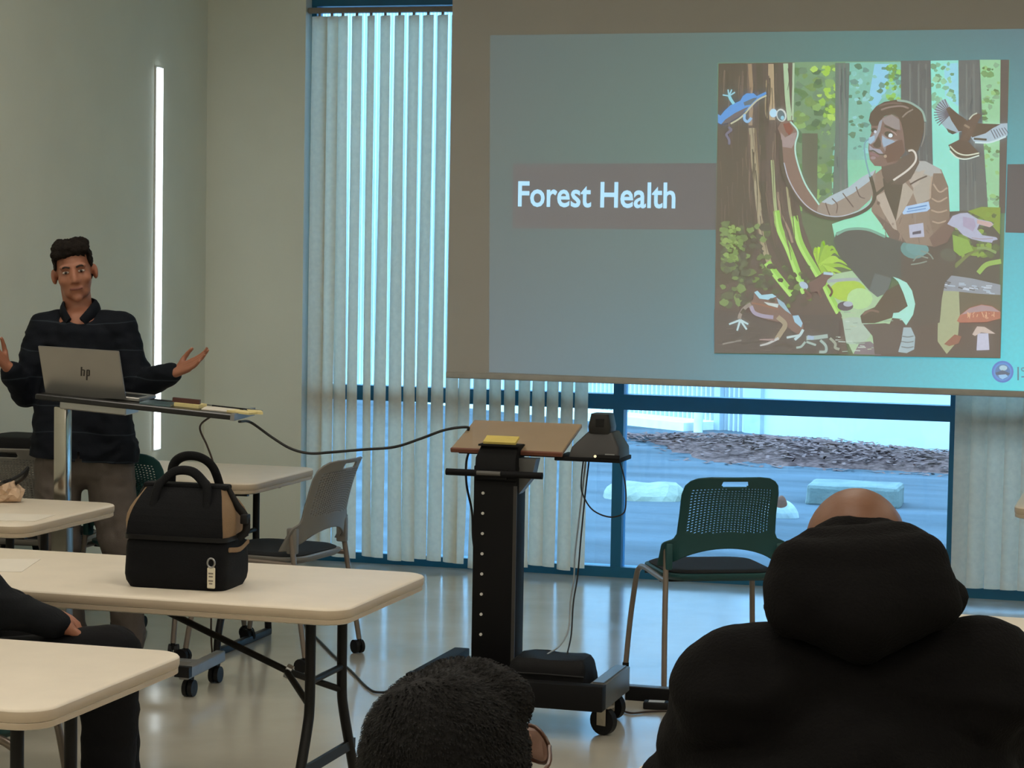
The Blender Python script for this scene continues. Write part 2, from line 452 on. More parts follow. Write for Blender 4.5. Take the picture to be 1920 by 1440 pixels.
rock('concrete_slab', 1516, 1690, 897, 936, 15.9, 'flat topped square concrete slab lying on the asphalt', 2, True, M('grey_slab', (112, 116, 110), .9, var=.2, scale=6, bump=.5, bscale=40))
rock('concrete_lump', 1428, 1496, 929, 963, 14.9, 'small white rock with a rusty brown chunk on it', 3, False, M('white_rock', (165, 165, 160), .9, var=.2, scale=12))
rr = rock('rock', 1452, 1478, 930, 945, 14.86, 'rusty brown chunk of metal resting on the small white rock', 4, False, M('rust', (120, 70, 50), .9, var=.3))
rr.location.z += .055
# ---------------------------------------------------------------- projection screen
SY = 11.145
sx0, sx1, sz0, sz1 = -3.546, .12, 1.075, 3.32
scr = tag(empty('projector_screen', (0, 0, 0)), 'large pull down projection screen showing the forest slide', 'screen')
m_fab = M('screen_fabric', FABRIC, .8, var=.015, scale=4)
box('screen_fabric', sx0, sx1, SY, SY+.004, sz0, sz1, m_fab, scr)
bm = bmesh.new(); stack_bm(bm, [(rrect(SY-.014, SY+.018, 1.048, 1.080, .007, 3), sx0), (rrect(SY-.014, SY+.018, 1.048, 1.080, .007, 3), sx1)])
for v in bm.verts: v.co = Vector((v.co.z, v.co.x, v.co.y))
fin('bottom_bar', bm, M('screen_bar', (176, 172, 164), .5), scr, angle=40)
box('screen_case', sx0-.12, sx1+.12, SY-.07, SY+.07, 3.30, 3.45, M('screen_case_white', (200, 198, 190), .5), scr, .01)
for x in (sx0, sx1): box('hanger', x-.02, x+.02, SY-.015, SY+.015, 3.45, ZC, m_rail, scr)
m_paint = paintmat()
class Paint:
    def __init__(s, z0): s.v, s.f, s.c, s.k, s.z0 = [], [], [], 0, z0
    def _pt(s, p): return W(p[0], p[1], SY-s.z0-.000015*s.k)
    def poly(s, pts, col, j=True):
        s.k += 1; q = [s._pt(p) for p in pts]
        try: tri = geometry.tessellate_polygon([q])
        except Exception: return
        b = len(s.v); s.v += q
        for t in tri: s.f.append(tuple(b+i for i in t)); s.c.append([beam(col)]*3)
    def grid(s, pts, cols, nx, ny):
        # bilinear patch: pts 4 corners TL TR BR BL, cols function (u, v) -> rgb
        s.k += 1; b = len(s.v)
        tl, tr, br_, bl_ = pts
        for j in range(ny+1):
            for i in range(nx+1):
                u, v = i/nx, j/ny
                x = (tl[0]*(1-u)+tr[0]*u)*(1-v)+(bl_[0]*(1-u)+br_[0]*u)*v
                y = (tl[1]*(1-u)+tr[1]*u)*(1-v)+(bl_[1]*(1-u)+br_[1]*u)*v
                s.v.append(s._pt((x, y)))
        for j in range(ny):
            for i in range(nx):
                a = b+j*(nx+1)+i; s.f.append((a, a+1, a+nx+2, a+nx+1))
                s.c.append([beam(cols(uu/nx, vv/ny)) for uu, vv in ((i, j), (i+1, j), (i+1, j+1), (i, j+1))])
    def ell(s, cx, cy, rx, ry, col, rot=0, n=14):
        a = R(rot); s.poly([(cx+rx*cos(t)*cos(a)-ry*sin(t)*sin(a), cy+rx*cos(t)*sin(a)+ry*sin(t)*cos(a)) for t in [2*pi*k/n for k in range(n)]], col)
    def line(s, pts, w, col, taper=None, n=5):
        P = [Vector((p[0], p[1], 0)) for p in pts]
        P = smooth_path(P, n) if len(P) > 2 else P
        L, Rr = [], []
        for i, p in enumerate(P):
            t = (P[min(i+1, len(P)-1)]-P[max(i-1, 0)]).normalized(); nn = Vector((-t.y, t.x, 0))
            ww = w/2
            if taper is not None: ww *= 1+(taper-1)*i/max(1, len(P)-1)
            L.append(p+nn*ww); Rr.append(p-nn*ww)
        s.k += 1; b = len(s.v); m = len(P)
        s.v += [s._pt((q.x, q.y)) for q in L]+[s._pt((q.x, q.y)) for q in Rr]
        for i in range(m-1): s.f.append((b+i, b+i+1, b+m+i+1, b+m+i)); s.c.append([beam(col)]*4)
    def build(s, name, parent):
        me = bpy.data.meshes.new(name); me.from_pydata([tuple(q) for q in s.v], [], s.f); me.update()
        ca = me.color_attributes.new('Col', 'FLOAT_COLOR', 'CORNER'); i = 0
        for cc in s.c:
            for c in cc: ca.data[i].color = (*c, 1); i += 1
        return link(name, me, m_paint, parent)
# slide ground: grey green, brighter and bluer to the lower right
def bgcol(u, v):
    S = [[(104, 112, 108), (106, 120, 114), (104, 132, 128), (82, 128, 132)],
         [(104, 114, 110), (105, 125, 118), (104, 138, 134), (98, 160, 166)],
         [(105, 115, 114), (106, 124, 124), (100, 146, 152), (78, 184, 196)],
         [(108, 120, 124), (104, 130, 138), (86, 164, 180), (52, 208, 218)]]
    x, y = min(u*3, 2.999), min(v*3, 2.999); i, j = int(x), int(y); fx, fy = x-i, y-j
    return tuple((S[j][i][k]*(1-fx)+S[j][i+1][k]*fx)*(1-fy)+(S[j+1][i][k]*(1-fx)+S[j+1][i+1][k]*fx)*fy for k in range(3))
P_ = Paint(.0006); P_.grid([(919, 66), (2105, 52), (2092, 742), (917, 698)], lambda u, v: bgcol(min(1, u*1.18), v), 24, 14)
P_.build('slide_background', scr)
P_ = Paint(.0010); P_.poly([(962, 307), (1345, 306), (1342, 431), (961, 428)], (110, 108, 106)); P_.build('slide_title_band', scr)
P_ = Paint(.0010); P_.poly([(1889, 308), (2105, 306), (2102, 442), (1885, 436)], (106, 102, 100)); P_.build('slide_title_band', scr)
# title lettering
def text_mesh(name, s, bold, mat, parent):
    cu = bpy.data.curves.new(name, 'FONT'); cu.body = s; cu.size = 1; cu.offset = bold; cu.resolution_u = 3
    o = bpy.data.objects.new(name, cu); COL.objects.link(o)
    dg = bpy.context.evaluated_depsgraph_get(); me = bpy.data.meshes.new_from_object(o.evaluated_get(dg))
    bpy.data.objects.remove(o, do_unlink=True)
    o2 = link(name, me, mat, parent)
    return o2
def fit_text(o, x0, x1, z0, z1, y, flip=False):
    me = o.data; xs_ = [v.co.x for v in me.vertices]; ys_ = [v.co.y for v in me.vertices]
    a, b, c, d = min(xs_), max(xs_), min(ys_), max(ys_)
    for v in me.vertices:
        v.co = Vector((x0+(v.co.x-a)/(b-a)*(x1-x0), y, z0+(v.co.y-c)/(d-c)*(z1-z0)))
tp = W(971, 387, SY-.002); tq = W(1267, 344, SY-.002)
o = text_mesh('slide_title', 'Forest Health', .017, emit('title_white', beam((176, 222, 246)), 1.0, True), scr)
add_fabric(_m['title_white'].node_tree, next(n for n in _m['title_white'].node_tree.nodes if n.type == 'EMISSION'))
fit_text(o, tp.x, tq.x, tp.z-.002, tq.z+.004, SY-.002)

# the picture on the slide: a woman in a field jacket listening to a tree with a stethoscope
p = Paint(.0014); rnd = random.Random(21)
inpic = [(1346, 118), (1893, 112), (1876, 672), (1339, 663)]
p.grid(inpic, lambda u, v: (128-20*v, 156-40*v, 124-30*v), 6, 8)
p.poly([(1585, 117), (1700, 116), (1690, 300), (1640, 420), (1560, 420), (1560, 300)], (134, 184, 168))
p.poly([(1560, 300), (1680, 300), (1670, 445), (1560, 450)], (138, 196, 166))
p.poly([(1640, 120), (1668, 120), (1662, 170), (1640, 205), (1628, 190)], (146, 198, 222))
p.poly([(1742, 114), (1797, 113), (1799, 400), (1745, 400)], (146, 214, 198))
p.poly([(1770, 120), (1796, 118), (1797, 200), (1772, 180)], (150, 204, 220))
p.poly([(1836, 112), (1878, 112), (1876, 400), (1850, 400)], (152, 196, 156))
def leaves(n, x0, x1, y0, y1, cols, r0, r1):
    for i in range(n):
        x, y = rnd.uniform(x0, x1), rnd.uniform(y0, y1); r = rnd.uniform(r0, r1)
        x = max(1348+r, min(1876-r, x))
        k = rnd.randrange(5, 8); a0 = rnd.uniform(0, 6)
        p.poly([(x+r*rnd.uniform(.5, 1.1)*cos(a0+6.283*t/k), y+r*rnd.uniform(.4, .9)*sin(a0+6.283*t/k)) for t in range(k)], rnd.choice(cols))
greens = [(112, 136, 98), (126, 150, 100), (104, 124, 98), (140, 170, 112), (120, 142, 118)]
leaves(130, 1492, 1570, 122, 400, greens, 5, 14)
leaves(90, 1590, 1690, 122, 300, [(118, 152, 140), (140, 190, 180), (150, 200, 200), (112, 140, 116), (126, 168, 140)], 4, 10)
leaves(26, 1525, 1580, 122, 230, [(160, 196, 92), (150, 186, 96), (172, 204, 110)], 5, 11)
leaves(26, 1662, 1692, 122, 200, [(150, 196, 110), (128, 160, 96)], 4, 9)
leaves(36, 1746, 1790, 120, 200, [(126, 160, 128), (150, 196, 160), (136, 180, 150)], 4, 9)
leaves(60, 1842, 1874, 120, 395, [(128, 160, 112), (150, 188, 128), (140, 172, 140), (116, 138, 100)], 3, 9)
for q, c in (([(1566, 118), (1593, 118), (1589, 300), (1592, 400), (1560, 400), (1566, 250)], (116, 128, 118)),
             ([(1504, 250), (1533, 250), (1532, 400), (1504, 400)], (112, 114, 98)),
             ([(1689, 114), (1745, 113), (1749, 300), (1752, 400), (1690, 400)], (113, 114, 110)),
             ([(1797, 113), (1837, 112), (1843, 250), (1853, 400), (1799, 400)], (116, 118, 114)),
             ([(1876, 112), (1892, 112), (1885, 400), (1873, 400)], (110, 103, 96))): p.poly(q, c)
for x in (1574, 1583, 1706, 1722, 1736, 1812, 1826): p.line([(x, 120), (x+1, 250), (x+3, 395)], 3, (126, 130, 124))
# moss bank behind, fern on the left of her
p.poly([(1500, 400), (1660, 400), (1690, 470), (1680, 540), (1560, 540), (1510, 470)], (112, 122, 98))
p.poly([(1560, 420), (1640, 392), (1670, 445), (1600, 470), (1566, 450)], (150, 214, 184))
for k in range(15):
    a = R(-120+13*k); l = rnd.uniform(34, 62)
    p.line([(1538, 500), (1538+l*.6*cos(a), 500+l*.8*sin(a)), (1538+l*cos(a), 500+l*.75*sin(a)+8)], 11, rnd.choice([(152, 186, 84), (136, 170, 84), (166, 200, 96)]), .15)
p.poly([(1530, 520), (1640, 500), (1660, 545), (1700, 610), (1690, 664), (1600, 664), (1570, 600), (1545, 560)], (164, 190, 156))
p.ell(1590, 545, 34, 20, (168, 196, 92)); p.ell(1612, 560, 24, 20, (172, 206, 150)); p.ell(1600, 620, 34, 26, (168, 186, 170))
p.line([(1545, 528), (1590, 524), (1622, 524)], 6, (160, 170, 170))
# great tree
p.poly([(1347, 119), (1490, 117), (1487, 230), (1490, 330), (1505, 420), (1530, 490), (1562, 560), (1578, 590), (1590, 664), (1339, 662)], (112, 103, 94))
p.poly([(1347, 119), (1400, 118), (1404, 330), (1420, 450), (1400, 520), (1342, 540)], (106, 98, 88))
for q, w, c in (([(1406, 120), (1409, 180), (1407, 235)], 7, (156, 138, 114)), ([(1446, 120), (1446, 170), (1448, 225)], 11, (172, 156, 128)),
                ([(1436, 150), (1436, 200), (1438, 222)], 4, (150, 138, 112)), ([(1473, 119), (1476, 180), (1481, 226)], 9, (168, 192, 158)),
                ([(1488, 118), (1487, 170), (1486, 225)], 4, (168, 190, 160)), ([(1409, 240), (1412, 290), (1417, 335), (1424, 400), (1432, 460), (1447, 505)], 10, (160, 152, 128)),
                ([(1416, 240), (1420, 300), (1426, 380)], 3, (146, 134, 110)), ([(1448, 300), (1451, 350), (1455, 400), (1462, 430)], 6, (162, 172, 132)),
                ([(1458, 360), (1464, 400), (1478, 430), (1486, 455)], 4, (156, 140, 122)), ([(1476, 350), (1482, 400), (1492, 440)], 5, (160, 158, 126)),
                ([(1430, 340), (1440, 420), (1462, 480), (1500, 540)], 12, (104, 95, 88)), ([(1466, 235), (1466, 300), (1470, 340)], 10, (98, 88, 80)),
                ([(1455, 118), (1457, 170), (1462, 225)], 9, (104, 92, 82)), ([(1424, 118), (1426, 200), (1430, 300)], 12, (104, 94, 84))): p.line(q, w, c)
for q, w in (([(1455, 395), (1462, 430), (1482, 475), (1508, 548)], 13), ([(1489, 405), (1500, 455), (1528, 505), (1545, 535)], 13), ([(1438, 492), (1455, 515), (1485, 552)], 14), ([(1540, 520), (1556, 555), (1572, 585)], 12)):
    p.line(q, w, (152, 196, 104)); p.line([(x-2, y+3) for x, y in q], w*.4, (172, 214, 124))
for i in range(150):
    x = rnd.uniform(1350, 1486); y = rnd.uniform(124, 430); l = rnd.uniform(25, 80); lean = (x-1347)/140*max(0, (y-280))/150*14
    p.line([(x, y), (x+rnd.uniform(-2, 2)+lean*.4, y+l*.5), (x+rnd.uniform(-2, 3)+lean, y+l)], rnd.uniform(1.2, 3), rnd.choice([(122, 112, 101), (104, 96, 87), (130, 118, 104), (99, 90, 82)]), .4)
for x0, x1 in ((1568, 1590), (1692, 1744), (1800, 1838)):
    for i in range(16):
        x = rnd.uniform(x0, x1); y = rnd.uniform(120, 330); p.line([(x, y), (x+1, y+rnd.uniform(20, 60))], 1.6, rnd.choice([(124, 126, 120), (106, 108, 104), (118, 122, 118)]))
leaves(120, 1348, 1440, 420, 575, [(108, 110, 92), (118, 130, 94), (128, 146, 100), (112, 116, 94), (106, 104, 92)], 5, 13)
leaves(40, 1356, 1392, 425, 490, [(142, 164, 104), (124, 144, 92)], 3, 8)
leaves(50, 1410, 1520, 500, 590, [(104, 110, 86), (120, 138, 90), (96, 98, 84)], 4, 10)
p.poly([(1339, 580), (1440, 590), (1560, 590), (1575, 600), (1572, 664), (1339, 662)], (106, 100, 93))
p.line([(1355, 645), (1390, 638)], 3, (140, 136, 128))
# right side ferns, slab, pond edge
p.poly([(1752, 398), (1876, 392), (1874, 560), (1756, 560)], (108, 104, 94))
p.poly([(1814, 396), (1840, 388), (1876, 389), (1875, 440), (1862, 425), (1840, 408)], (138, 156, 86))
leaves(60, 1790, 1872, 400, 480, [(126, 146, 86), (140, 162, 92), (112, 122, 90)], 4, 10)
p.poly([(1786, 440), (1815, 450), (1825, 470), (1800, 480), (1788, 470)], (142, 170, 96))
p.line([(1790, 500), (1820, 475), (1850, 462)], 8, (128, 136, 96), .2)
p.line([(1834, 512), (1850, 496), (1877, 490)], 9, (150, 178, 104)); p.line([(1832, 465), (1850, 466), (1868, 474)], 5, (140, 160, 110))
p.poly([(1690, 560), (1876, 552), (1876, 671), (1640, 668)], (110, 101, 92))
p.poly([(1759, 543), (1798, 545), (1800, 590), (1795, 640), (1775, 664), (1758, 640)], (162, 168, 136))
p.poly([(1798, 546), (1876, 553), (1876, 600), (1800, 600)], (118, 112, 96))
p.poly([(1757, 531), (1766, 522), (1780, 516), (1822, 522), (1876, 534), (1876, 553), (1838, 551), (1790, 546), (1760, 545)], (146, 152, 158))
for i in range(22):
    x, y = rnd.uniform(1764, 1862), 0; y = 524+(x-1760)*.13+rnd.uniform(0, 14)
    p.line([(x, y), (x+rnd.uniform(8, 16), y+rnd.uniform(0, 3))], 2.4, rnd.choice([(186, 196, 206), (112, 110, 108), (170, 184, 196)]))
# stones
p.ell(1585, 574, 15, 9, (110, 102, 106)); p.ell(1590, 570, 9, 5, (168, 176, 186))
p.poly([(1600, 664), (1612, 642), (1632, 640), (1650, 655), (1652, 666)], (134, 126, 128))
for i in range(40):
    x, y = rnd.uniform(1565, 1690), rnd.uniform(585, 660); p.line([(x, y), (x+rnd.uniform(6, 18), y+rnd.uniform(-1, 1))], 1.6, rnd.choice([(186, 200, 190), (146, 164, 148), (172, 186, 160)]))
for i in range(50):
    x, y = rnd.uniform(1345, 1570), rnd.uniform(600, 658); p.line([(x, y), (x+rnd.uniform(6, 22), y+rnd.uniform(-2, 2))], 1.6, rnd.choice([(116, 110, 102), (98, 92, 86), (122, 114, 104)]))
# woman: legs
tr = (104, 106, 99)
p.poly([(1563, 452), (1568, 436), (1585, 429), (1610, 427), (1640, 434), (1665, 445), (1720, 448), (1740, 460), (1740, 530), (1700, 535), (1672, 520), (1662, 550), (1645, 557), (1630, 545), (1600, 510), (1572, 478)], tr)
p.line([(1568, 440), (1590, 430), (1625, 430), (1660, 444)], 5, (130, 168, 150))
p.poly([(1640, 512), (1672, 522), (1664, 548), (1646, 557), (1630, 545)], (112, 118, 114))
p.poly([(1690, 475), (1700, 458), (1725, 450), (1755, 452), (1782, 466), (1792, 490), (1788, 512), (1772, 530), (1766, 560), (1762, 605), (1712, 612), (1716, 570), (1706, 545), (1690, 530)], (108, 102, 93))
p.ell(1712, 468, 24, 17, (112, 146, 142), 12); p.ell(1720, 466, 22, 13, (118, 154, 152), 10)
for q in (((1712, 490), (1722, 480), (1740, 484)), ((1708, 496), (1722, 494), (1738, 490)), ((1726, 470), (1742, 476), (1750, 486))): p.line(q, 2.4, (140, 150, 138))
p.ell(1778, 478, 16, 12, (112, 112, 100), 20)
p.poly([(1662, 545), (1690, 530), (1704, 560), (1702, 578), (1690, 590), (1672, 596), (1640, 606), (1616, 606), (1613, 592), (1622, 583), (1640, 576)], (108, 95, 86))
p.line([(1618, 590), (1632, 582), (1648, 585)], 4, (136, 118, 106))
p.poly([(1674, 519), (1684, 522), (1700, 530), (1710, 545), (1716, 570), (1712, 590), (1699, 610), (1690, 598), (1673, 596), (1675, 587), (1685, 586), (1702, 574), (1694, 550), (1684, 528)], (164, 216, 202))
p.poly([(1694, 614), (1708, 614), (1716, 632), (1714, 655), (1700, 662), (1684, 660), (1690, 640)], (160, 178, 182))
for y in (630, 640, 650): p.line([(1690, y), (1702, y+2), (1713, y)], 2, (128, 134, 132))
p.poly([(1618, 608), (1660, 606), (1690, 612), (1684, 664), (1640, 664), (1636, 630)], (112, 104, 96))
# jacket
jk = (146, 132, 118)
p.poly([(1636, 330), (1655, 315), (1700, 300), (1735, 302), (1765, 318), (1778, 350), (1781, 400), (1776, 436), (1750, 462), (1700, 456), (1668, 446), (1652, 420), (1634, 396)], jk)
p.poly([(1700, 302), (1735, 302), (1762, 316), (1775, 345), (1740, 330), (1715, 320)], (170, 172, 168))
p.poly([(1715, 320), (1745, 330), (1750, 370), (1720, 384), (1712, 361)], (168, 162, 150))
p.poly([(1640, 400), (1680, 428), (1700, 456), (1668, 446), (1652, 420)], (124, 112, 102))
# raised arm
p.poly([(1642, 318), (1616, 332), (1590, 352), (1556, 368), (1534, 384), (1530, 398), (1545, 410), (1575, 408), (1610, 394), (1632, 374), (1640, 350)], (152, 142, 130))
p.poly([(1642, 318), (1616, 332), (1590, 352), (1556, 368), (1540, 379), (1560, 384), (1600, 362), (1630, 340)], (170, 184, 190))
for q in (((1560, 372), (1570, 384), (1568, 400)), ((1580, 362), (1592, 378), (1600, 388)), ((1605, 350), (1612, 368), (1622, 372)), ((1548, 380), (1552, 394), (1556, 404))): p.line(q, 2.2, (120, 108, 100))
p.poly([(1465, 228), (1483, 226), (1496, 246), (1493, 268), (1492, 290), (1500, 325), (1515, 355), (1534, 385), (1530, 404), (1508, 392), (1486, 360), (1472, 325), (1464, 285), (1464, 255), (1458, 240)], (138, 120, 108))
p.poly([(1464, 248), (1472, 258), (1486, 250), (1494, 248), (1490, 268), (1484, 278), (1466, 275)], (160, 146, 142))
p.poly([(1468, 232), (1480, 230), (1488, 244), (1480, 254), (1474, 248)], (140, 92, 74))
p.line([(1482, 228), (1496, 247), (1491, 272), (1494, 300), (1510, 345), (1536, 384)], 3, (176, 214, 200))
for i in range(26):
    x, y = rnd.uniform(1655, 1740), rnd.uniform(400, 446); p.line([(x, y), (x+rnd.uniform(-6, 6), y+rnd.uniform(6, 14))], 1.5, rnd.choice([(136, 122, 110), (152, 138, 124), (126, 114, 104)]))
# lapels, shirt
p.poly([(1655, 335), (1690, 322), (1694, 345), (1679, 414), (1659, 362)], (106, 98, 88))
p.poly([(1642, 368), (1658, 360), (1679, 414), (1682, 432), (1674, 428), (1656, 398)], (176, 166, 152))
p.poly([(1694, 338), (1713, 360), (1700, 385), (1680, 416), (1690, 362)], (172, 164, 150))
p.poly([(1700, 330), (1735, 318), (1722, 345), (1712, 352)], (176, 168, 156)); p.line([(1706, 346), (1724, 336), (1738, 330)], 3, (112, 102, 92))
p.ell(1647, 381, 3.2, 3.4, (120, 108, 98)); p.ell(1674, 420, 2.2, 2.4, (150, 138, 126))
# sleeve of the other arm and open hand
p.poly([(1750, 325), (1768, 325), (1778, 350), (1781, 400), (1776, 428), (1750, 440), (1742, 410), (1744, 360)], (138, 124, 110))
for q in (((1750, 345), (1762, 360), (1776, 352)), ((1747, 372), (1760, 378), (1776, 370)), ((1746, 394), (1760, 398), (1776, 394)), ((1748, 415), (1760, 418), (1774, 414)), ((1748, 330), (1745, 350), (1744, 372))): p.line(q, 3, (172, 156, 138))
p.poly([(1742, 446), (1765, 424), (1782, 406), (1792, 424), (1776, 455), (1750, 464)], (128, 112, 102))
p.poly([(1776, 420), (1786, 405), (1800, 400), (1814, 399), (1834, 411), (1858, 416), (1863, 421), (1856, 426), (1836, 421), (1832, 430), (1842, 441), (1868, 445), (1871, 449), (1862, 451), (1860, 455), (1842, 453), (1822, 448), (1806, 441), (1794, 428), (1784, 424)], (172, 176, 194))
p.poly([(1832, 412), (1858, 417), (1862, 421), (1855, 426), (1832, 419)], (190, 166, 160)); p.line([(1822, 446), (1840, 448), (1862, 447)], 2, (160, 150, 158))
p.poly([(1805, 406), (1826, 410), (1830, 424), (1824, 434), (1806, 424)], (166, 158, 178))
# name plate and badge
p.poly([(1692, 399), (1699, 387), (1741, 378), (1744, 391), (1738, 396), (1694, 402)], (168, 196, 226))
p.line([(1702, 392), (1738, 385)], 2.4, (112, 150, 190)); p.line([(1700, 397), (1736, 391)], 2, (120, 156, 194))
p.line([(1716, 402), (1716, 420)], 2, (150, 140, 132)); p.poly([(1704, 422), (1731, 418), (1733, 444), (1706, 446)], (176, 180, 196)); p.poly([(1711, 435), (1727, 432), (1727, 438), (1711, 440)], (110, 106, 112))
# head
p.poly([(1652, 305), (1690, 296), (1718, 282), (1724, 305), (1708, 335), (1692, 346), (1664, 346), (1654, 328)], (117, 107, 96))
p.poly([(1633, 236), (1634, 248), (1629, 262), (1628, 282), (1631, 300), (1640, 311), (1656, 312), (1680, 306), (1697, 285), (1694, 240), (1686, 220), (1671, 214), (1652, 221), (1643, 232)], (136, 118, 108))
p.poly([(1654, 222), (1672, 215), (1686, 224), (1688, 244), (1678, 242), (1658, 232)], (152, 144, 140))
p.poly([(1649, 226), (1655, 224), (1650, 246), (1640, 266), (1632, 271), (1629, 266), (1636, 254), (1645, 244)], (156, 158, 162))
p.poly([(1629, 258), (1640, 254), (1640, 262), (1632, 270), (1628, 268)], (160, 188, 206))
p.poly([(1653, 250), (1664, 259), (1680, 262), (1688, 264), (1678, 274), (1660, 284), (1652, 270)], (150, 140, 136))
p.poly([(1654, 254), (1662, 260), (1674, 263), (1679, 266), (1667, 271), (1657, 276), (1654, 266)], (156, 174, 190))
p.poly([(1662, 274), (1682, 264), (1692, 262), (1696, 285), (1685, 300), (1664, 306), (1658, 292)], (122, 104, 92))
p.poly([(1647, 255), (1652, 266), (1651, 276), (1645, 278), (1638, 275), (1637, 271), (1643, 264)], (108, 86, 72))
p.poly([(1630, 272), (1637, 278), (1650, 280), (1656, 288), (1645, 288), (1630, 282)], (160, 158, 166))
p.line([(1629, 283), (1638, 283), (1648, 289), (1659, 290)], 2.6, (96, 76, 72)); p.line([(1631, 288), (1640, 290), (1648, 293)], 4, (146, 120, 122))
p.ell(1660, 293, 3, 3, (172, 156, 136)); p.ell(1637, 296, 5, 3, (156, 140, 140))
p.ell(1667, 252, 9, 5.5, (92, 80, 76), 18); p.ell(1669.5, 254, 4.2, 3.8, (214, 226, 232)); p.ell(1663.5, 252, 3, 3.4, (58, 56, 58))
p.ell(1638, 244, 5.6, 4, (96, 82, 78), -10); p.ell(1641, 247, 2.6, 2.8, (196, 206, 220)); p.line([(1658, 236), (1668, 240), (1681, 246)], 3.4, (74, 62, 56)); p.line([(1670, 245), (1678, 250), (1681, 254)], 2, (168, 150, 142))
p.poly([(1629, 226), (1632, 212), (1643, 199), (1658, 191), (1680, 187), (1700, 190), (1716, 197), (1728, 206), (1733, 222), (1732, 246), (1727, 264), (1722, 282), (1706, 288), (1698, 282), (1694, 250), (1690, 230), (1684, 219), (1672, 214), (1658, 218), (1649, 228), (1646, 236), (1634, 236)], (110, 98, 86))
p.line([(1652, 206), (1668, 201), (1690, 199), (1704, 203)], 3.4, (146, 132, 122)); p.line([(1648, 199), (1665, 194), (1690, 193)], 3, (132, 116, 106))
p.line([(1682, 188), (1702, 191), (1718, 199), (1730, 210), (1735, 228)], 4, (150, 172, 160)); p.line([(1692, 220), (1700, 212), (1712, 205)], 3, (146, 136, 124))
p.line([(1734, 230), (1733, 255), (1727, 275)], 2.6, (140, 138, 128))
# stethoscope
p.line([(1632, 330), (1638, 352), (1640, 370), (1630, 388), (1606, 402), (1572, 410), (1540, 406), (1512, 392), (1490, 368), (1474, 338), (1466, 305), (1463, 262)], 6.5, (84, 84, 88))
p.line([(1634, 372), (1626, 386), (1604, 398), (1572, 406), (1541, 402), (1515, 388), (1494, 364), (1478, 334), (1470, 305)], 1.8, (176, 182, 190))
p.line([(1676, 338), (1660, 350), (1641, 366)], 5, (88, 86, 86))
p.line([(1703, 283), (1711, 282), (1717, 290), (1716, 303), (1702, 319), (1675, 338)], 3.6, (206, 202, 192))
p.line([(1629, 260), (1622, 268), (1621, 284), (1626, 312), (1632, 332)], 3, (128, 164, 170))
p.ell(1450, 212, 7, 8, (176, 212, 232)); p.ell(1465, 216, 9.5, 12.5, (198, 204, 198), -15); p.ell(1464.5, 216.5, 7, 10, (112, 126, 128), -15); p.ell(1467, 221, 3.4, 4, (150, 196, 210))
# blue lizard
p.poly([(1346, 230), (1346, 214), (1351, 217), (1358, 208), (1370, 197), (1388, 189), (1393, 180), (1400, 175), (1413, 175), (1419, 180), (1436, 172), (1437, 176), (1422, 186), (1404, 203), (1386, 217), (1366, 228), (1352, 233)], (100, 152, 208))
p.poly([(1360, 224), (1378, 212), (1394, 204), (1404, 200), (1388, 217), (1366, 230), (1352, 233)], (122, 116, 114)); p.poly([(1394, 192), (1412, 184), (1420, 183), (1408, 196), (1396, 198)], (112, 122, 128))
p.line([(1437, 179), (1420, 188), (1406, 202), (1396, 214), (1384, 224), (1370, 232)], 3, (186, 186, 160))
p.line([(1376, 195), (1370, 186), (1367, 179)], 5.5, (140, 198, 212))
for q in ((1365, 168), (1372, 168), (1378, 173), (1355, 178)): p.line([(1367, 180), q], 2.6, (150, 196, 208))
p.line([(1396, 214), (1396, 224), (1402, 228), (1409, 221)], 5, (146, 182, 214)); p.line([(1366, 238), (1371, 244), (1362, 252), (1367, 262), (1367, 271)], 4.5, (124, 122, 134))
# bird
p.poly([(1754, 206), (1758, 196), (1766, 187), (1773, 186), (1782, 201), (1800, 216), (1812, 226), (1804, 246), (1788, 252), (1774, 242), (1762, 228)], (158, 176, 184))
for k in range(12):
    a = R(-20-17*k); c = (1784, 214)
    if k < 12:
        a = R(250-10.5*k); p.line([(1782, 214), (1782+31*cos(a), 214+30*sin(a))], 1.8, (116, 112, 116))
p.poly([(1774, 204), (1780, 200), (1794, 212), (1814, 226), (1806, 246), (1797, 246), (1784, 226)], (112, 98, 86)); p.poly([(1774, 240), (1782, 244), (1794, 248), (1786, 252), (1778, 248)], (94, 78, 68))
p.poly([(1834, 231), (1862, 233), (1889, 231), (1889, 254), (1872, 264), (1846, 269), (1826, 265), (1818, 254)], (168, 186, 196)); p.poly([(1832, 231), (1876, 233), (1862, 240), (1848, 250), (1822, 258), (1820, 246)], (110, 97, 86))
for k in range(6): p.line([(1858+5*k, 244-k), (1866+5*k, 260-2*k)], 1.6, (112, 112, 120))
p.line([(1826, 260), (1850, 262)], 4, (92, 74, 64)); p.line([(1828, 267), (1856, 267), (1886, 256)], 3, (198, 220, 222))
p.poly([(1800, 262), (1806, 238), (1816, 224), (1828, 213), (1836, 213), (1841, 216), (1837, 222), (1832, 232), (1826, 246), (1818, 262), (1808, 270)], (118, 104, 92)); p.line([(1817, 224), (1824, 216), (1832, 212)], 2.4, (190, 196, 178)); p.line([(1840, 215), (1846, 213)], 2, (110, 108, 108)); p.line([(1808, 234), (1818, 240)], 4, (150, 136, 118))
p.poly([(1798, 262), (1816, 266), (1838, 289), (1824, 297), (1800, 298), (1786, 288), (1778, 272)], (112, 98, 86))
for y, c in ((0, (200, 206, 186)), (5, (92, 78, 68)), (9, (204, 216, 204))): p.line([(1781, 274+y), (1794, 286+y), (1812, 291+y*.8), (1836, 287+y*.5)], 2.6, c)
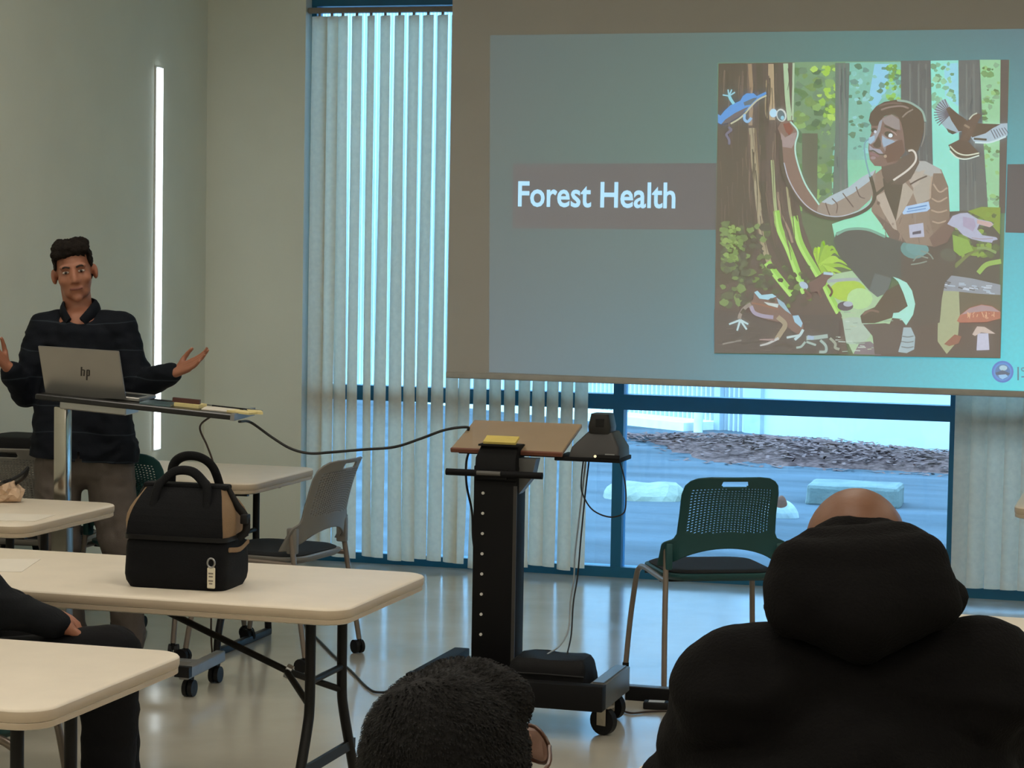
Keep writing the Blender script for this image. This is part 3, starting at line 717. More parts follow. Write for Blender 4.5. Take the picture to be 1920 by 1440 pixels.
# large frog
fb = (132, 114, 104)
p.poly([(1402, 572), (1412, 562), (1414, 548), (1420, 545), (1428, 553), (1448, 551), (1458, 560), (1474, 575), (1486, 592), (1498, 592), (1506, 608), (1507, 622), (1498, 628), (1484, 620), (1470, 606), (1440, 600), (1416, 592), (1406, 582)], fb)
p.poly([(1414, 548), (1420, 545), (1428, 553), (1448, 551), (1456, 556), (1440, 562), (1424, 560)], (160, 200, 212)); p.poly([(1456, 558), (1470, 568), (1484, 590), (1472, 582), (1460, 570)], (152, 180, 192)); p.poly([(1486, 592), (1497, 591), (1505, 606), (1502, 614), (1490, 604)], (156, 192, 210))
p.ell(1448, 563, 6, 4, (86, 72, 66), 15); p.poly([(1432, 566), (1444, 568), (1460, 570), (1458, 577), (1440, 572)], (186, 200, 196)); p.line([(1410, 568), (1430, 572), (1460, 580)], 3, (150, 116, 96))
p.line([(1408, 574), (1414, 586), (1428, 592), (1450, 595)], 7, (160, 154, 170)); p.line([(1408, 570), (1396, 578), (1388, 590), (1386, 598)], 7, (150, 142, 132)); p.line([(1396, 580), (1390, 588)], 7, (104, 90, 82))
for q in ((1367, 608), (1382, 620), (1400, 618), (1403, 608)): p.line([(1388, 600), q], 4, (180, 204, 206), .8)
p.line([(1458, 594), (1472, 608), (1464, 624), (1456, 636)], 9, (160, 150, 128)); p.line([(1460, 634), (1440, 644), (1425, 648)], 5, (184, 186, 182), .6); p.line([(1452, 637), (1424, 637)], 4, (160, 142, 136), .6)
p.line([(1506, 618), (1500, 628), (1490, 637)], 5, (180, 204, 206)); p.line([(1502, 628), (1475, 633)], 4, (180, 200, 200))
# two smaller frogs
p.poly([(1516, 530), (1530, 520), (1544, 511), (1558, 509), (1563, 516), (1552, 524), (1548, 534), (1536, 546), (1520, 548)], (124, 106, 98)); p.line([(1544, 512), (1562, 514)], 5, (170, 196, 208)); p.line([(1518, 528), (1540, 516)], 3, (96, 80, 74)); p.line([(1552, 534), (1560, 546), (1556, 556)], 4, (118, 94, 86)); p.ell(1507, 535, 9, 6, (168, 186, 202), 35); p.line([(1508, 542), (1520, 556), (1512, 560)], 5, (124, 104, 96)); p.line([(1534, 544), (1540, 558)], 4, (130, 110, 100))
fl = (160, 178, 170)
p.line([(1512, 634), (1530, 633), (1552, 630)], 8, fl, .9); p.line([(1514, 632), (1526, 634)], 7, (160, 180, 200)); p.line([(1510, 641), (1502, 650), (1493, 652)], 4, fl); p.line([(1512, 641), (1530, 647)], 4, fl); p.line([(1538, 638), (1548, 648), (1548, 659), (1536, 660)], 5, fl); p.line([(1556, 634), (1566, 644), (1566, 652), (1574, 655)], 5, (156, 162, 146))
# mushroom
p.poly([(1794, 602), (1800, 591), (1818, 577), (1840, 571), (1860, 574), (1876, 585), (1876, 597), (1850, 604), (1800, 605)], (172, 122, 104)); p.poly([(1802, 590), (1818, 578), (1840, 572), (1860, 575), (1875, 585), (1850, 583), (1822, 586)], (166, 146, 146))
for i in range(20): x = rnd.uniform(1806, 1868); p.line([(x, rnd.uniform(584, 598)), (x+rnd.uniform(-5, 5), rnd.uniform(584, 598))], 1.4, (206, 170, 140))
p.poly([(1833, 625), (1853, 625), (1855, 656), (1831, 657)], (186, 188, 204)); p.poly([(1823, 627), (1832, 612), (1846, 613), (1867, 626), (1852, 625), (1840, 623), (1828, 630)], (192, 178, 168))
p.poly([(1770, 645), (1790, 627), (1803, 631), (1797, 644), (1780, 649)], (150, 114, 98))
p.build('slide_picture', scr)
# round seal and clipped lettering in the corner
p = Paint(.002); p.ell(1880, 697, 20.5, 20.5, (84, 128, 190), 0, 28); p.ell(1880, 697, 17, 17, (108, 150, 204), 0, 24); p.ell(1880, 697, 14, 14, (96, 134, 172), 0, 24)
p.ell(1881, 690, 7.5, 5, (168, 196, 208)); p.poly([(1866, 699), (1880, 694), (1894, 700), (1892, 703), (1868, 703)], (84, 112, 128)); p.poly([(1872, 703), (1886, 702), (1890, 706), (1880, 711), (1874, 708)], (150, 190, 226)); p.build('slide_seal', scr)
p = Paint(.002); c = (46, 128, 142)
p.line([(1909, 688), (1909, 713)], 3, c); p.line([(1926, 690), (1917, 690), (1915.5, 693), (1918, 695.5), (1924, 696), (1926, 698)], 2.2, (60, 140, 150)); p.line([(1915, 706.5), (1930, 706.5)], 2.4, c)
p.build('slide_lettering', scr)
# ---------------------------------------------------------------- folding tables
m_top = M('table_plastic', (228, 216, 197), .5, var=.03, scale=8, bump=.06, bscale=250)
m_edge = M('table_edge_plastic', (190, 172, 148), .55, var=.06, scale=5, stretch=(1, 1, 14))
m_blk = M('black_powder_coat', (18, 17, 17), .5, spec=.3, var=.05)
m_chrome = M('brushed_steel', (176, 176, 176), .28, .9, var=.05)
def table(x0, x1, y0, y1, label, group='white folding tables in the classroom'):
    cx, cy = (x0+x1)/2, (y0+y1)/2; a, b = (x1-x0)/2, (y1-y0)/2
    t = tag(empty('folding_table', (cx, cy, 0)), label, 'table', group)
    r = .075
    bm = bmesh.new()
    def L(i, z): return (rrect(-a+i, a-i, -b+i, b-i, r-i*.6, 7), z)
    stack_bm(bm, [L(.010, .693), L(.003, .697), L(.003, .708), L(.006, .7095), L(.002, .711), L(.0, .718), L(.0, .734), L(.003, .738), L(.008, .740)])
    o = fin('tabletop', bm, m_top, t, angle=50)
    o.data.materials.append(m_edge)
    for p_ in o.data.polygons:
        if abs(p_.normal.z) < .6: p_.material_index = 1
    for s in (-1, 1): box('frame_rail', -a+.10, a-.10, s*(b-.20)-.012, s*(b-.20)+.012, .665, .694, m_blk, t)
    lx = a-.19
    for s in (-1, 1):
        for q in (-1, 1):
            pts = smooth_path([(s*lx, q*.13, .695), (s*lx, q*.13, .56), (s*lx, q*.132, .42), (s*lx, q*.15, .35), (s*lx, q*.22, .20), (s*lx, q*.27, .09), (s*lx, q*.285, .012)], 5)
            tube('leg', pts, .0155, m_blk, t, 10)
        box('foot_bar', s*lx-.016, s*lx+.016, -.29, .29, 0, .03, m_blk, t, .006)
        tube('crossbar', [(s*lx, -.13, .485), (s*lx, .13, .485)], .010, m_blk, t, 8)
        box('gusset', s*lx-.006, s*lx+.006, -.24, .24, .22, .25, m_blk, t)
        e = .64 if a > .7 else a*.75
        bm = bmesh.new()
        p0 = Vector((s*(lx-e), 0, .690)); p1 = Vector((s*(lx-.11), -.01, .485)); p2 = Vector((s*lx, -.13, .415))
        tube_bm(bm, [p0, p1], .013, 8, True, (1, .8)); tube_bm(bm, [p1-(p1-p0)*.02, p2], .010, 8)
        tube_bm(bm, [p1, Vector((s*lx, .13, .415))], .010, 8)
        br_ = fin('brace', bm, m_blk, t, angle=60)
        d0 = (p1-p0).normalized()
        tube('lock_ring', [p1-d0*.012, p1+d0*.006], .022, m_chrome, br_, 12, (.5, 1))
    return t
tA = table(-3.94, -2.12, 5.77, 6.53, 'white folding table carrying the black lunch bag')
tB = table(-4.08, -2.25, 4.29, 5.05, 'bare white folding table with a seated person behind it')
tC = table(-4.98, -3.765, 7.05, 7.81, 'short white folding table with papers and a crumpled bundle on it')
tD = table(-5.03, -3.58, 8.64, 9.40, 'white folding table along the wall with chairs tucked in')
tE = table(-.95, .88, 3.56, 4.32, 'white folding table that the person in the black hoodie sits at')
tF = table(-.75, 1.08, 5.60, 6.36, 'white folding table between the hooded person and the closed blind')
tG = table(-.555, 1.275, 9.12, 9.88, 'white folding table beside the closed blind')

# ---------------------------------------------------------------- chairs
def shell_mat(n, c): return M(n, c, .45, var=.04)
m_grey = shell_mat('grey_shell', (128, 124, 118)); m_green = shell_mat('green_shell', (26, 74, 76)); m_dgreen = m_green
m_leg = M('chair_tube', (140, 128, 118), .35, .5, var=.04); m_cush = M('black_seat_fabric', (24, 26, 30), .85, var=.1, bump=.2, bscale=300)
m_rub = M('black_rubber', (16, 16, 17), .55, spec=.3)
def halfw(z):
    pts = [(.485, .255), (.575, .255), (.585, .245), (.597, .212), (.62, .200), (.70, .196), (.78, .196), (.815, .188), (.835, .170), (.846, .145), (.852, .10)]
    if z <= pts[0][0]: return pts[0][1]
    for (a, b), (c, d) in zip(pts, pts[1:]):
        if z <= c: return b+(d-b)*(z-a)/(c-a)
    return pts[-1][1]
def backmesh():
    bm = bmesh.new(); nx, nz = 57, 60; rows = []
    def zz(u, f):
        a = .485+.078*max(0, 1-(u*1.12)**2)**.8
        return a+(.852-a)*f
    for i in range(nz+1):
        row = []
        for j in range(nx+1):
            u = -1+2*j/nx; z = zz(u, i/nz); h = halfw(z); x = u*h
            v = (z-.485)/.367
            y = -.205-.085*v*v-.055*(1-min(1, (x/.2)**2))*(.55+.45*v) + .06*max(0, abs(x)-.19)/.06*max(0, 1-v*3)
            row.append(bm.verts.new((x, y, z)))
        rows.append(row)
    for i in range(nz):
        for j in range(nx):
            u = -1+2*(j+.5)/nx; z = zz(u, (i+.5)/nz); h = halfw(z); x = u*h
            if abs(x) < .052 and .812 < z < .836: continue
            if abs(x) < h-.035 and .625 < z < .806 and i % 2 == 0 and j % 2 == 1: continue
            bm.faces.new((rows[i][j], rows[i][j+1], rows[i+1][j+1], rows[i+1][j]))
    bmesh.ops.delete(bm, geom=[v for v in bm.verts if not v.link_faces], context='VERTS')
    me = bpy.data.meshes.new('backrest'); bm.to_mesh(me); bm.free(); return me
BACK = backmesh(); _bk = {}
def chair(loc, rz, shell, label, casters=False, group='stacking chairs with perforated backs'):
    t = tag(empty('perforated_chair', (loc[0], loc[1], 0), rz), label, 'chair', group)
    me = _bk.get(shell.name)
    if not me:
        me = BACK.copy(); me.materials.append(shell); _bk[shell.name] = me
    b = link('backrest', me, None, t, True); md = b.modifiers.new('s', 'SOLIDIFY'); md.thickness = .007; md.offset = 0
    bm = bmesh.new()
    sh = lambda i, z: (rrect(-.235+i, .235-i, -.215+i, .225-i, .10-i*.3, 6), z)
    stack_bm(bm, [sh(.05, .425), sh(.015, .43), sh(0, .445), sh(0, .455), sh(.012, .458)])
    fin('seat_shell', bm, shell, t, angle=50)
    bm = bmesh.new(); stack_bm(bm, [sh(.016, .455), sh(.014, .462), sh(.03, .470), sh(.08, .468)])
    fin('seat_cushion', bm, m_cush, t, angle=60)
    zf = .062 if casters else .012
    for s in (-1, 1):
        tube('leg', smooth_path([(s*.232, -.182, .57), (s*.236, -.20, .44), (s*.245, -.235, .22), (s*.25, -.262, zf)], 4), .0115, m_leg, t, 10)
        tube('leg', smooth_path([(s*.236, -.20, .43), (s*.238, -.05, .435), (s*.240, .13, .44), (s*.243, .195, .425), (s*.248, .225, .38), (s*.262, .255, .20), (s*.272, .275, zf)], 5), .0115, m_leg, t, 10)
        bm = bmesh.new(); bx(bm, s*.225-.014, s*.225+.014, -.21, -.165, .475, .58, .006); fin('back_bracket', bm, shell, t, angle=40)
    for y in (-.12, .12):
        tube('cross_tube', [(-.238, y, .425), (.238, y, .425)], .009, m_rub, t, 8)
    for s, x, y in ((-1, .25, -.262), (1, .25, -.262), (-1, .272, .275), (1, .272, .275)):
        if casters:
            bm = bmesh.new(); q = random.uniform(-.6, .6)
            ax = Vector((cos(q), sin(q), 0)); c = Vector((s*x, y, .029)) + Vector((-sin(q), cos(q), 0))*.012
            for k in (-1, 1): cyl_bm(bm, c+ax*k*.006, c+ax*k*.020, .029, 16)
            cyl_bm(bm, (s*x, y, .035), (s*x, y, .075), .009, 8)
            fin('caster', bm, m_rub, t, angle=40)
        else:
            bm = bmesh.new(); cyl_bm(bm, (s*x, y, 0), (s*x, y, .022), .014, 10); fin('foot_cap', bm, m_rub, t, angle=40)
    return t
chair((-1.735, 8.985), R(27), m_green, 'dark green perforated chair standing alone before the clear window')
chair((-3.525, 8.79), R(84), m_grey, 'grey perforated chair on casters at the end of the wall table', True)
chair((-4.13, 8.92), R(-8), m_dgreen, 'dark green perforated chair on casters behind the presenter', True)
chair((-4.68, 8.86), R(6), m_grey, 'grey perforated chair tucked under the wall table near the corner', True)

# ---------------------------------------------------------------- lectern cart
m_dark = M('lectern_black', (12, 12, 14), .65, spec=.2, var=.06); m_steel = M('grey_steel', (98, 98, 96), .4, .3, var=.06)
m_wood = M('tan_laminate', (160, 138, 110), .5, var=.05, scale=6); m_wedge = M('brown_edge', (112, 66, 48), .5)
LX, LY = -2.335, 8.0
lec = tag(empty('lectern_cart', (LX, LY, 0)), 'black rolling lectern with a tan sloping tray on a tall column', 'lectern')
col_ = box('column', -.082, .082, -.06, .06, .12, .93, m_dark, lec, .004)
box('column_edge', .070, .083, -.061, -.055, .16, .86, M('dark_grey', (58, 56, 54), .5), col_)
m_screw = M('white_screw', (214, 212, 206), .4)
for k in range(8):
    bm = bmesh.new(); z = .83-.0745*k
    cyl_bm(bm, (-.045, -.064, z), (-.045, -.059, z), .0056, 10); fin('screw', bm, m_screw, col_)
bm = bmesh.new()
stack_bm(bm, [(rrect(-.076, .082, -.075, .05, .006, 2), .88), (rrect(-.074, .080, -.072, .05, .006, 2), .96), (rrect(-.060, .082, -.045, .05, .006, 2), 1.005)])
fin('column_head', bm, m_dark, lec, angle=40)
bm = bmesh.new(); prism_bm(bm, [(.03, .80), (.10, .89), (.115, .96), (.03, .96)], -.03, .03)
for v in bm.verts: v.co = Vector((v.co.x+.03, v.co.z, v.co.y))
fin('bracket', bm, m_steel, lec)
# tray: front edge low, back edge raised
FL, FRp = W(846, 846, LY), W(1052, 858, LY); tilt = R(16)
o = None
bm = bmesh.new(); tm = Matrix.Translation((.025, -.005, .972)) @ Matrix.Rotation(tilt, 4, 'X')
bx(bm, -.212, .212, 0, .30, 0, .016, .003, 1, tm); o = fin('tray', bm, m_wood, lec)
bm = bmesh.new(); bx(bm, -.214, .214, -.006, .004, -.002, .016, .003, 1, tm); fin('tray_lip', bm, m_wedge, o)
bm = bmesh.new(); bx(bm, -.19, .19, .02, .28, -.014, .0, 0, 1, tm); fin('tray_plate', bm, m_dark, lec)
box('top_cap', -.065, .088, -.066, .01, 1.003, 1.010, m_dark, lec)
bar = tube('handle_bar', [(-.18, -.085, .905), (.185, -.085, .905)], .0125, m_dark, lec, 12)
tube('grip_plate', [(-.06, -.094, .907), (.03, -.094, .907)], .0085, M('grip_grey', (92, 90, 86), .4), bar, 10)
box('handle_bracket', -.05, .05, -.085, -.055, .885, .92, m_dark, lec)
# base
z0, z1 = .105, .195
box('base_rail', .418, .478, -.254, .115, z0, z1, m_steel, lec, .003)
box('base_rail', -.245, -.185, -.254, .26, z0, z1, m_dark, lec, .003)
box('base_front', -.25, .478, -.312, -.255, z0, z1, m_dark, lec, .003)
box('base_plate', -.25, .42, -.26, .08, .110, .122, m_dark, lec)
box('rail_cap', .428, .468, -.25, .10, z1, z1+.005, M('steel_cap', (132, 132, 130), .3, .6), lec)
for x, y, a in ((.472, -.19, 1.2), (.44, .08, 1.2), (-.215, -.20, .2), (-.215, .22, .9)):
    ca = tag(empty('caster', (x, y, 0), a)); ca.parent = lec
    bm = bmesh.new(); cyl_bm(bm, (-.013, .02, .05), (.013, .02, .05), .05, 24); fin('wheel', bm, m_rub, ca, angle=40)
    bm = bmesh.new()
    for s in (-1, 1): bx(bm, s*.019-.002, s*.019+.002, -.002, .036, .035, .105, .001, 1)
    bx(bm, -.021, .021, -.012, .04, .098, .106); cyl_bm(bm, (-.022, .02, .05), (.022, .02, .05), .010, 10)
    fin('fork', bm, M('caster_fork', (176, 168, 154), .35, .7), ca)
box('floor_tab', .10, .16, -.33, -.30, .075, .106, M('cardboard', (150, 118, 84), .8), lec)
bm = bmesh.new(); bx(bm, -.062, .062, 0, .055, 0, .010, .001, 1, Matrix.Translation((LX+.012, LY-.055, 1.010)) @ Matrix.Rotation(R(20), 4, 'X'))
nt_ = tag(fin('sticky_note_pad', bm, M('sticky_yellow', (214, 192, 104), .8)), 'yellow sticky note pad on the lectern head', 'note pad')
nt_.location = (0, 0, 0)
# document camera beside the tray
pr = tag(empty('document_camera', (LX+.365, LY+.09, .955)), 'black document camera on a shelf beside the lectern tray', 'camera')
box('shelf', -.16, .085, -.09, .10, 0, .016, m_dark, pr, .003)
bm = bmesh.new()
stack_bm(bm, [(rrect(-.11, .082, -.085, .09, .012, 2), .014), (rrect(-.10, .080, -.08, .09, .012, 2), .05), (rrect(-.05, .045, -.04, .08, .012, 2), .105)])
fin('body', bm, M('device_grey', (48, 47, 46), .5), pr, angle=40)
bm = bmesh.new(); stack_bm(bm, [(rrect(-.045, .037, -.045, .05, .012, 3), .10), (rrect(-.047, .040, -.05, .05, .012, 3), .125), (rrect(-.038, .030, -.045, .045, .012, 3), .172)])
hd = fin('head', bm, M('device_black', (27, 26, 26), .4), pr, angle=40)
box('lens_panel', -.016, .014, -.052, -.046, .125, .155, m_rub, hd)
box('front_strip', -.01, .086, -.094, -.084, .016, .028, m_rub, pr)
bm = bmesh.new(); cyl_bm(bm, (-.005, -.0965, .022), (-.005, -.093, .022), .005, 10); fin('indicator', bm, emit('warm_led', (255, 236, 180), 1.2), pr)
box('front_label', .03, .065, -.089, -.085, .028, .032, M('label_grey', (150, 152, 152), .4), pr)
# black bag on the base
def bagshape(name, x0, x1, y0, y1, z0, z1, mat, parent, taper=.02, r=.02, amp=.004, seed=0):
    bm = bmesh.new(); lay = []
    for k in range(9):
        v = k/8; i = taper*v + (.012*(1-min(1, v*6)) if v < .17 else 0) + (.015*max(0, v-.85)/.15)
        lay.append((rrect(x0+i, x1-i, y0+i, y1-i, r, 4), z0+(z1-z0)*v))
    stack_bm(bm, lay); bmesh.ops.subdivide_edges(bm, edges=[e for e in bm.edges if e.calc_length() > .05], cuts=3, use_grid_fill=True)
    bm.normal_update()
    for v in bm.verts: v.co += v.normal*amp*noise.noise(v.co*16+Vector((seed, 0, 0)))
    return fin(name, bm, mat, parent, angle=50)
m_nylon = M('black_nylon', (16, 16, 18), .7, spec=.25, var=.12, bump=.25, bscale=350)
cb = tag(empty('equipment_bag', (LX+.235, LY-.10, .122)), 'flat black equipment bag lying on the lectern base', 'bag')
bagshape('bag_body', -.14, .16, -.12, .12, 0, .135, m_nylon, cb, .012, .03, .010, 3)
tube('zip_band', [(-.135, -.122, .085), (0, -.128, .088), (.152, -.120, .085)], .004, m_rub, cb, 6)
tube('white_loop', smooth_path([(.10, -.132, .03), (.105, -.136, .05), (.12, -.138, .058), (.13, -.134, .05)], 4), .005, M('loop_white', (196, 188, 164), .6), cb, 8)

# low black bar on the floor behind the lectern, with a power adapter
t = tag(empty('floor_cable_tray', (-1.62, 8.47, 0)), 'low black steel bar lying on the floor under the lone green chair', 'floor bar')
box('bar', -.33, .60, -.025, .025, 0, .052, m_dark, t, .003); box('top_strip', -.33, .60, -.02, .02, .052, .055, m_steel, t)
bm = bmesh.new(); cyl_bm(bm, (-.115, -.030, .014), (-.115, -.024, .014), .006, 8); fin('bolt', bm, m_screw, t)
t = tag(empty('power_adapter', (-1.80, 8.33, 0), R(8)), 'small black power adapter on the floor before the low bar', 'adapter')
box('brick', -.05, .045, -.028, .028, 0, .028, m_rub, t, .006); box('paper_label', -.03, .03, -.02, .02, .028, .0285, M('label_white', (190, 192, 192), .5), t)
def cable(name, pts, r, mat, label, n=8):
    bm = bmesh.new(); tube_bm(bm, smooth_path(pts, n), r, 6)
    return tag(fin(name, bm, mat, None, smooth=True), label, 'cable')
m_cab = M('black_cable', (24, 23, 23), .5); m_brown = M('brown_cable', (58, 42, 34), .5); m_lcab = M('grey_cable', (150, 158, 162), .5)
z = lambda x, y: G(x, y, .006)
cable('power_cable', [z(1162, 1331), z(1185, 1337), z(1215, 1334), z(1245, 1333), z(1262, 1333), z(1252, 1322), Vector((-1.752, 8.335, .014))], .004, m_brown, 'brown power cable curling on the floor beside the adapter')
# ---------------------------------------------------------------- presenter's rolling laptop table
m_ctop = M('cart_black', (22, 22, 24), .3, var=.05); m_cedge = M('cart_edge', (134, 134, 134), .35, .2)
cf0, cf1 = W(66, 738, 7.82), W(434, 777, 7.92)
ex = (cf1-cf0); clen = ex.length; ex = ex.normalized()
ey = Vector((-ex.y, ex.x, 0)).normalized(); ez = ex.cross(ey)
ct = tag(empty('laptop_table', (0, 0, 0)), 'black rolling laptop table with a chrome post and blue grey end', 'table')
TM = Matrix(((ex.x, ey.x, ez.x, cf0.x), (ex.y, ey.y, ez.y, cf0.y), (ex.z, ey.z, ez.z, cf0.z), (0, 0, 0, 1)))
def tt(x, y, z=0): return TM @ Vector((x, y, z))
bm = bmesh.new(); bx(bm, 0, clen, 0, .30, -.022, 0, .004, 1, TM); fin('tabletop', bm, m_ctop, ct)
bm = bmesh.new()
vs = [tt(*q) for q in ((clen-.004, 0, -.024), (clen+.012, .0, -.024), (clen+.012, .30, -.024), (clen-.004, .30, -.024), (clen-.004, 0, .002), (clen+.012, 0, .002), (clen+.012, .30, .006), (clen-.004, .30, .006))]
vv = [bm.verts.new(q) for q in vs]
for f in ((0, 1, 2, 3), (4, 5, 6, 7), (0, 1, 5, 4), (1, 2, 6, 5), (2, 3, 7, 6), (3, 0, 4, 7)): bm.faces.new([vv[i] for i in f])
fin('end_strip', bm, m_cedge, ct)
bm = bmesh.new(); bx(bm, .075, .34, .07, .23, -.055, -.022, .004, 1, TM); fin('under_plate', bm, m_chrome, ct)
pb = W(112, 905, 8.12); pt_ = tt(.068, .13, -.05)
bm = bmesh.new(); bx(bm, -.027, .027, -.026, .026, .42, pt_.z, .006, 2, Matrix.Translation((pt_.x, pt_.y, 0))); fin('post', bm, M('chrome_post', (186, 182, 174), .16, .95, var=.03), ct, angle=40)
bm = bmesh.new(); bx(bm, -.033, .033, -.032, .032, .10, .66, .006, 2, Matrix.Translation((pt_.x, pt_.y, 0))); fin('post_sleeve', bm, M('satin_steel', (150, 146, 138), .35, .8, var=.1, scale=9), ct, angle=40)
m_bar = M('base_grey', (130, 130, 130), .35, .3)
bx0 = pt_.x-.06
c0, c1 = G(356, 1305, 0), G(405, 1279, 0); c0.z = c1.z = 0
bm = bmesh.new(); vx_ = c1-c0; L_ = vx_.length; a_ = math.atan2(vx_.y, vx_.x)
bx(bm, -.07, L_+.05, -.02, .02, .075, .118, .004, 1, Matrix.Translation(c0) @ Matrix.Rotation(a_, 4, 'Z')); fin('base_rail', bm, m_bar, ct)
bm = bmesh.new(); bx(bm, -.07, L_+.05, -.02, .02, .075, .118, .004, 1, Matrix.Translation((pt_.x-.02, c0.y, 0)) @ Matrix.Rotation(a_, 4, 'Z')); fin('base_rail', bm, m_bar, ct)
box('base_crossbar', pt_.x-.04, c0.x, c0.y+L_/2-.03, c0.y+L_/2+.03, .078, .108, m_bar, ct)
box('end_cap', c0.x-.03, c0.x+.03, c0.y-.078, c0.y-.05, .085, .125, m_rub, ct)
for q in (c0, c1, Vector((pt_.x-.02, c0.y, 0)), Vector((pt_.x-.02, c1.y, 0))):
    bm = bmesh.new()
    cyl_bm(bm, q+Vector((-.020, -.004, .032)), q+Vector((-.004, -.004, .032)), .032, 18); cyl_bm(bm, q+Vector((.004, -.004, .032)), q+Vector((.020, -.004, .032)), .032, 18)
    bx(bm, q.x-.008, q.x+.008, q.y-.012, q.y+.02, .03, .08); fin('caster', bm, m_rub, ct, angle=40)
# laptop
lp = tag(empty('laptop', (0, 0, 0)), 'open silver laptop seen from the back of its lid', 'laptop')
m_alu = M('laptop_silver', (150, 148, 144), .38, .6, var=.02)
bl_, br_, tl_, tr_ = W(86, 744, 7.905), W(236, 749, 7.935), W(71, 649, 7.83), W(222, 660, 7.86)
n_ = (br_-bl_).cross(tl_-bl_).normalized()
tr_ = tr_ - n_*(tr_-bl_).dot(n_)
def slab(name, q, th, mat, parent, bev=.003):
    nn = (q[1]-q[0]).cross(q[3]-q[0]).normalized()*th
    bm = bmesh.new(); a = [bm.verts.new(v) for v in q]; b = [bm.verts.new(v-nn) for v in q]
    bm.faces.new(a); bm.faces.new(b[::-1])
    for i in range(4): bm.faces.new((a[i], b[i], b[(i+1) % 4], a[(i+1) % 4]))
    bmesh.ops.recalc_face_normals(bm, faces=bm.faces[:])
    if bev: bmesh.ops.bevel(bm, geom=bm.edges[:], offset=bev, segments=2, affect='EDGES')
    return fin(name, bm, mat, parent)
lid = slab('lid', [bl_, br_, tr_, tl_], .007, m_alu, lp, .002)
base0 = tt(.045, .10, .012); 
bm = bmesh.new(); bx(bm, .035, .385, .085, .295, .001, .016, .003, 1, TM); bs = fin('keyboard_base', bm, m_alu, lp)
bm = bmesh.new(); bx(bm, .05, .37, .11, .22, .016, .0172, 0, 1, TM); fin('keys', bm, m_rub, bs)
# emblem on the lid: four slanted strokes
nf_ = n_*.0010 if n_.dot(CAM-bl_) > 0 else -n_*.0080
def lidpt(u, v): return bl_+(br_-bl_)*u+(tl_-bl_)*v + nf_
m_emb = M('emblem_dark', (58, 56, 54), .3, .5)
bm = bmesh.new()
def strk(u0, v0, u1, v1, w=.010):
    q = [lidpt(u0-w, v0), lidpt(u0+w, v0), lidpt(u1+w, v1), lidpt(u1-w, v1)]; bm.faces.new([bm.verts.new(c) for c in q])
strk(.488, .44, .508, .62); strk(.520, .44, .538, .56); strk(.548, .36, .572, .56); strk(.588, .46, .598, .56)
bm.faces.new([bm.verts.new(lidpt(*q)) for q in ((.50, .55), (.535, .55), (.537, .57), (.502, .57))]); bm.faces.new([bm.verts.new(lidpt(*q)) for q in ((.565, .55), (.60, .55), (.602, .57), (.567, .57))]); bm.faces.new([bm.verts.new(lidpt(*q)) for q in ((.56, .44), (.592, .44), (.594, .46), (.562, .46))])
fin('emblem', bm, m_emb, lid)
# things on the laptop table
m_yel = M('note_yellow', (226, 210, 150), .8); m_pap = M('paper_white', (226, 218, 204), .8, var=.02)
def flat(name, x0, x1, y0, y1, z0, z1, mat, label, cat, rot=0, group=None):
    bm = bmesh.new(); c = Matrix.Translation(((x0+x1)/2, (y0+y1)/2, 0)) @ Matrix.Rotation(R(rot), 4, 'Z')
    bx(bm, -(x1-x0)/2, (x1-x0)/2, -(y1-y0)/2, (y1-y0)/2, z0, z1, 0, 1, TM @ c)
    return tag(fin(name, bm, mat), label, cat, group)
flat('sticky_note_pad', .525, .625, .08, .17, .0005, .014, m_yel, 'yellow sticky note pad under the dark red marker', 'note pad', -4)
flat('marker', .51, .615, .10, .125, .0145, .031, M('dark_red', (74, 36, 30), .5), 'dark red marker lying on the yellow note pad', 'marker', 4)
flat('paper', .63, .76, .06, .20, .0005, .004, m_pap, 'white slip of paper beside the note pad on the laptop table', 'paper', 8)
flat('sticky_note', .745, .84, .05, .13, .0005, .008, m_yel, 'loose yellow note near the blue grey end of the laptop table', 'note', -14)
flat('sticky_note', .80, .855, .10, .17, .0005, .010, m_yel, 'small yellow note curling on the blue grey end', 'note', 20)
flat('note_pad', .005, .05, .16, .25, .0005, .022, m_yel, 'cream note pad tucked behind the laptop lid', 'note pad', 0)
flat('tablet', .40, .52, .03, .16, .0005, .007, M('tablet_grey', (96, 118, 124), .15), 'small glossy tablet lying right of the laptop', 'tablet', 3)
flat('pen', .64, .84, .19, .20, .0005, .009, m_rub, 'long black pen behind the paper slips', 'pen', -3)
# cables from the laptop table
q0 = tt(.66, .15, -.024)
cable('power_cable', [q0, W(375, 800, 8.3), W(388, 835, 8.3), W(398, 862, 8.3), W(404, 890, 8.3), W(402, 960, 8.35), G(398, 1225, .006), G(440, 1215, .006)], .004, m_brown, 'thin brown cable hanging from the laptop table to the floor')
cable('video_cable', [tt(.80, .02, -.026), W(470, 792, 8.12), W(510, 820, 8.12), W(545, 841, 8.12), W(580, 850, 8.12), W(620, 848, 8.12), W(680, 843, 8.12), W(740, 838, 8.12), W(790, 822, 8.12), W(835, 806, 8.12), W(876, 801, 8.15), W(884, 812, 8.17), Vector((LX-.02, LY+.15, 1.0))], .0052, m_cab, 'black video cable slung between the laptop table and the lectern')
cable('lectern_cable', [Vector((LX-.13, LY+.03, .972)), W(874, 870, 8.03), W(875, 910, 8.03), W(885, 960, 8.05), W(887, 1010, 8.06), W(895, 1055, 8.07), Vector((LX-.06, LY+.075, .40)), Vector((LX-.05, LY+.07, .13))], .0045, m_cab, 'black cable hanging down the left of the lectern column')
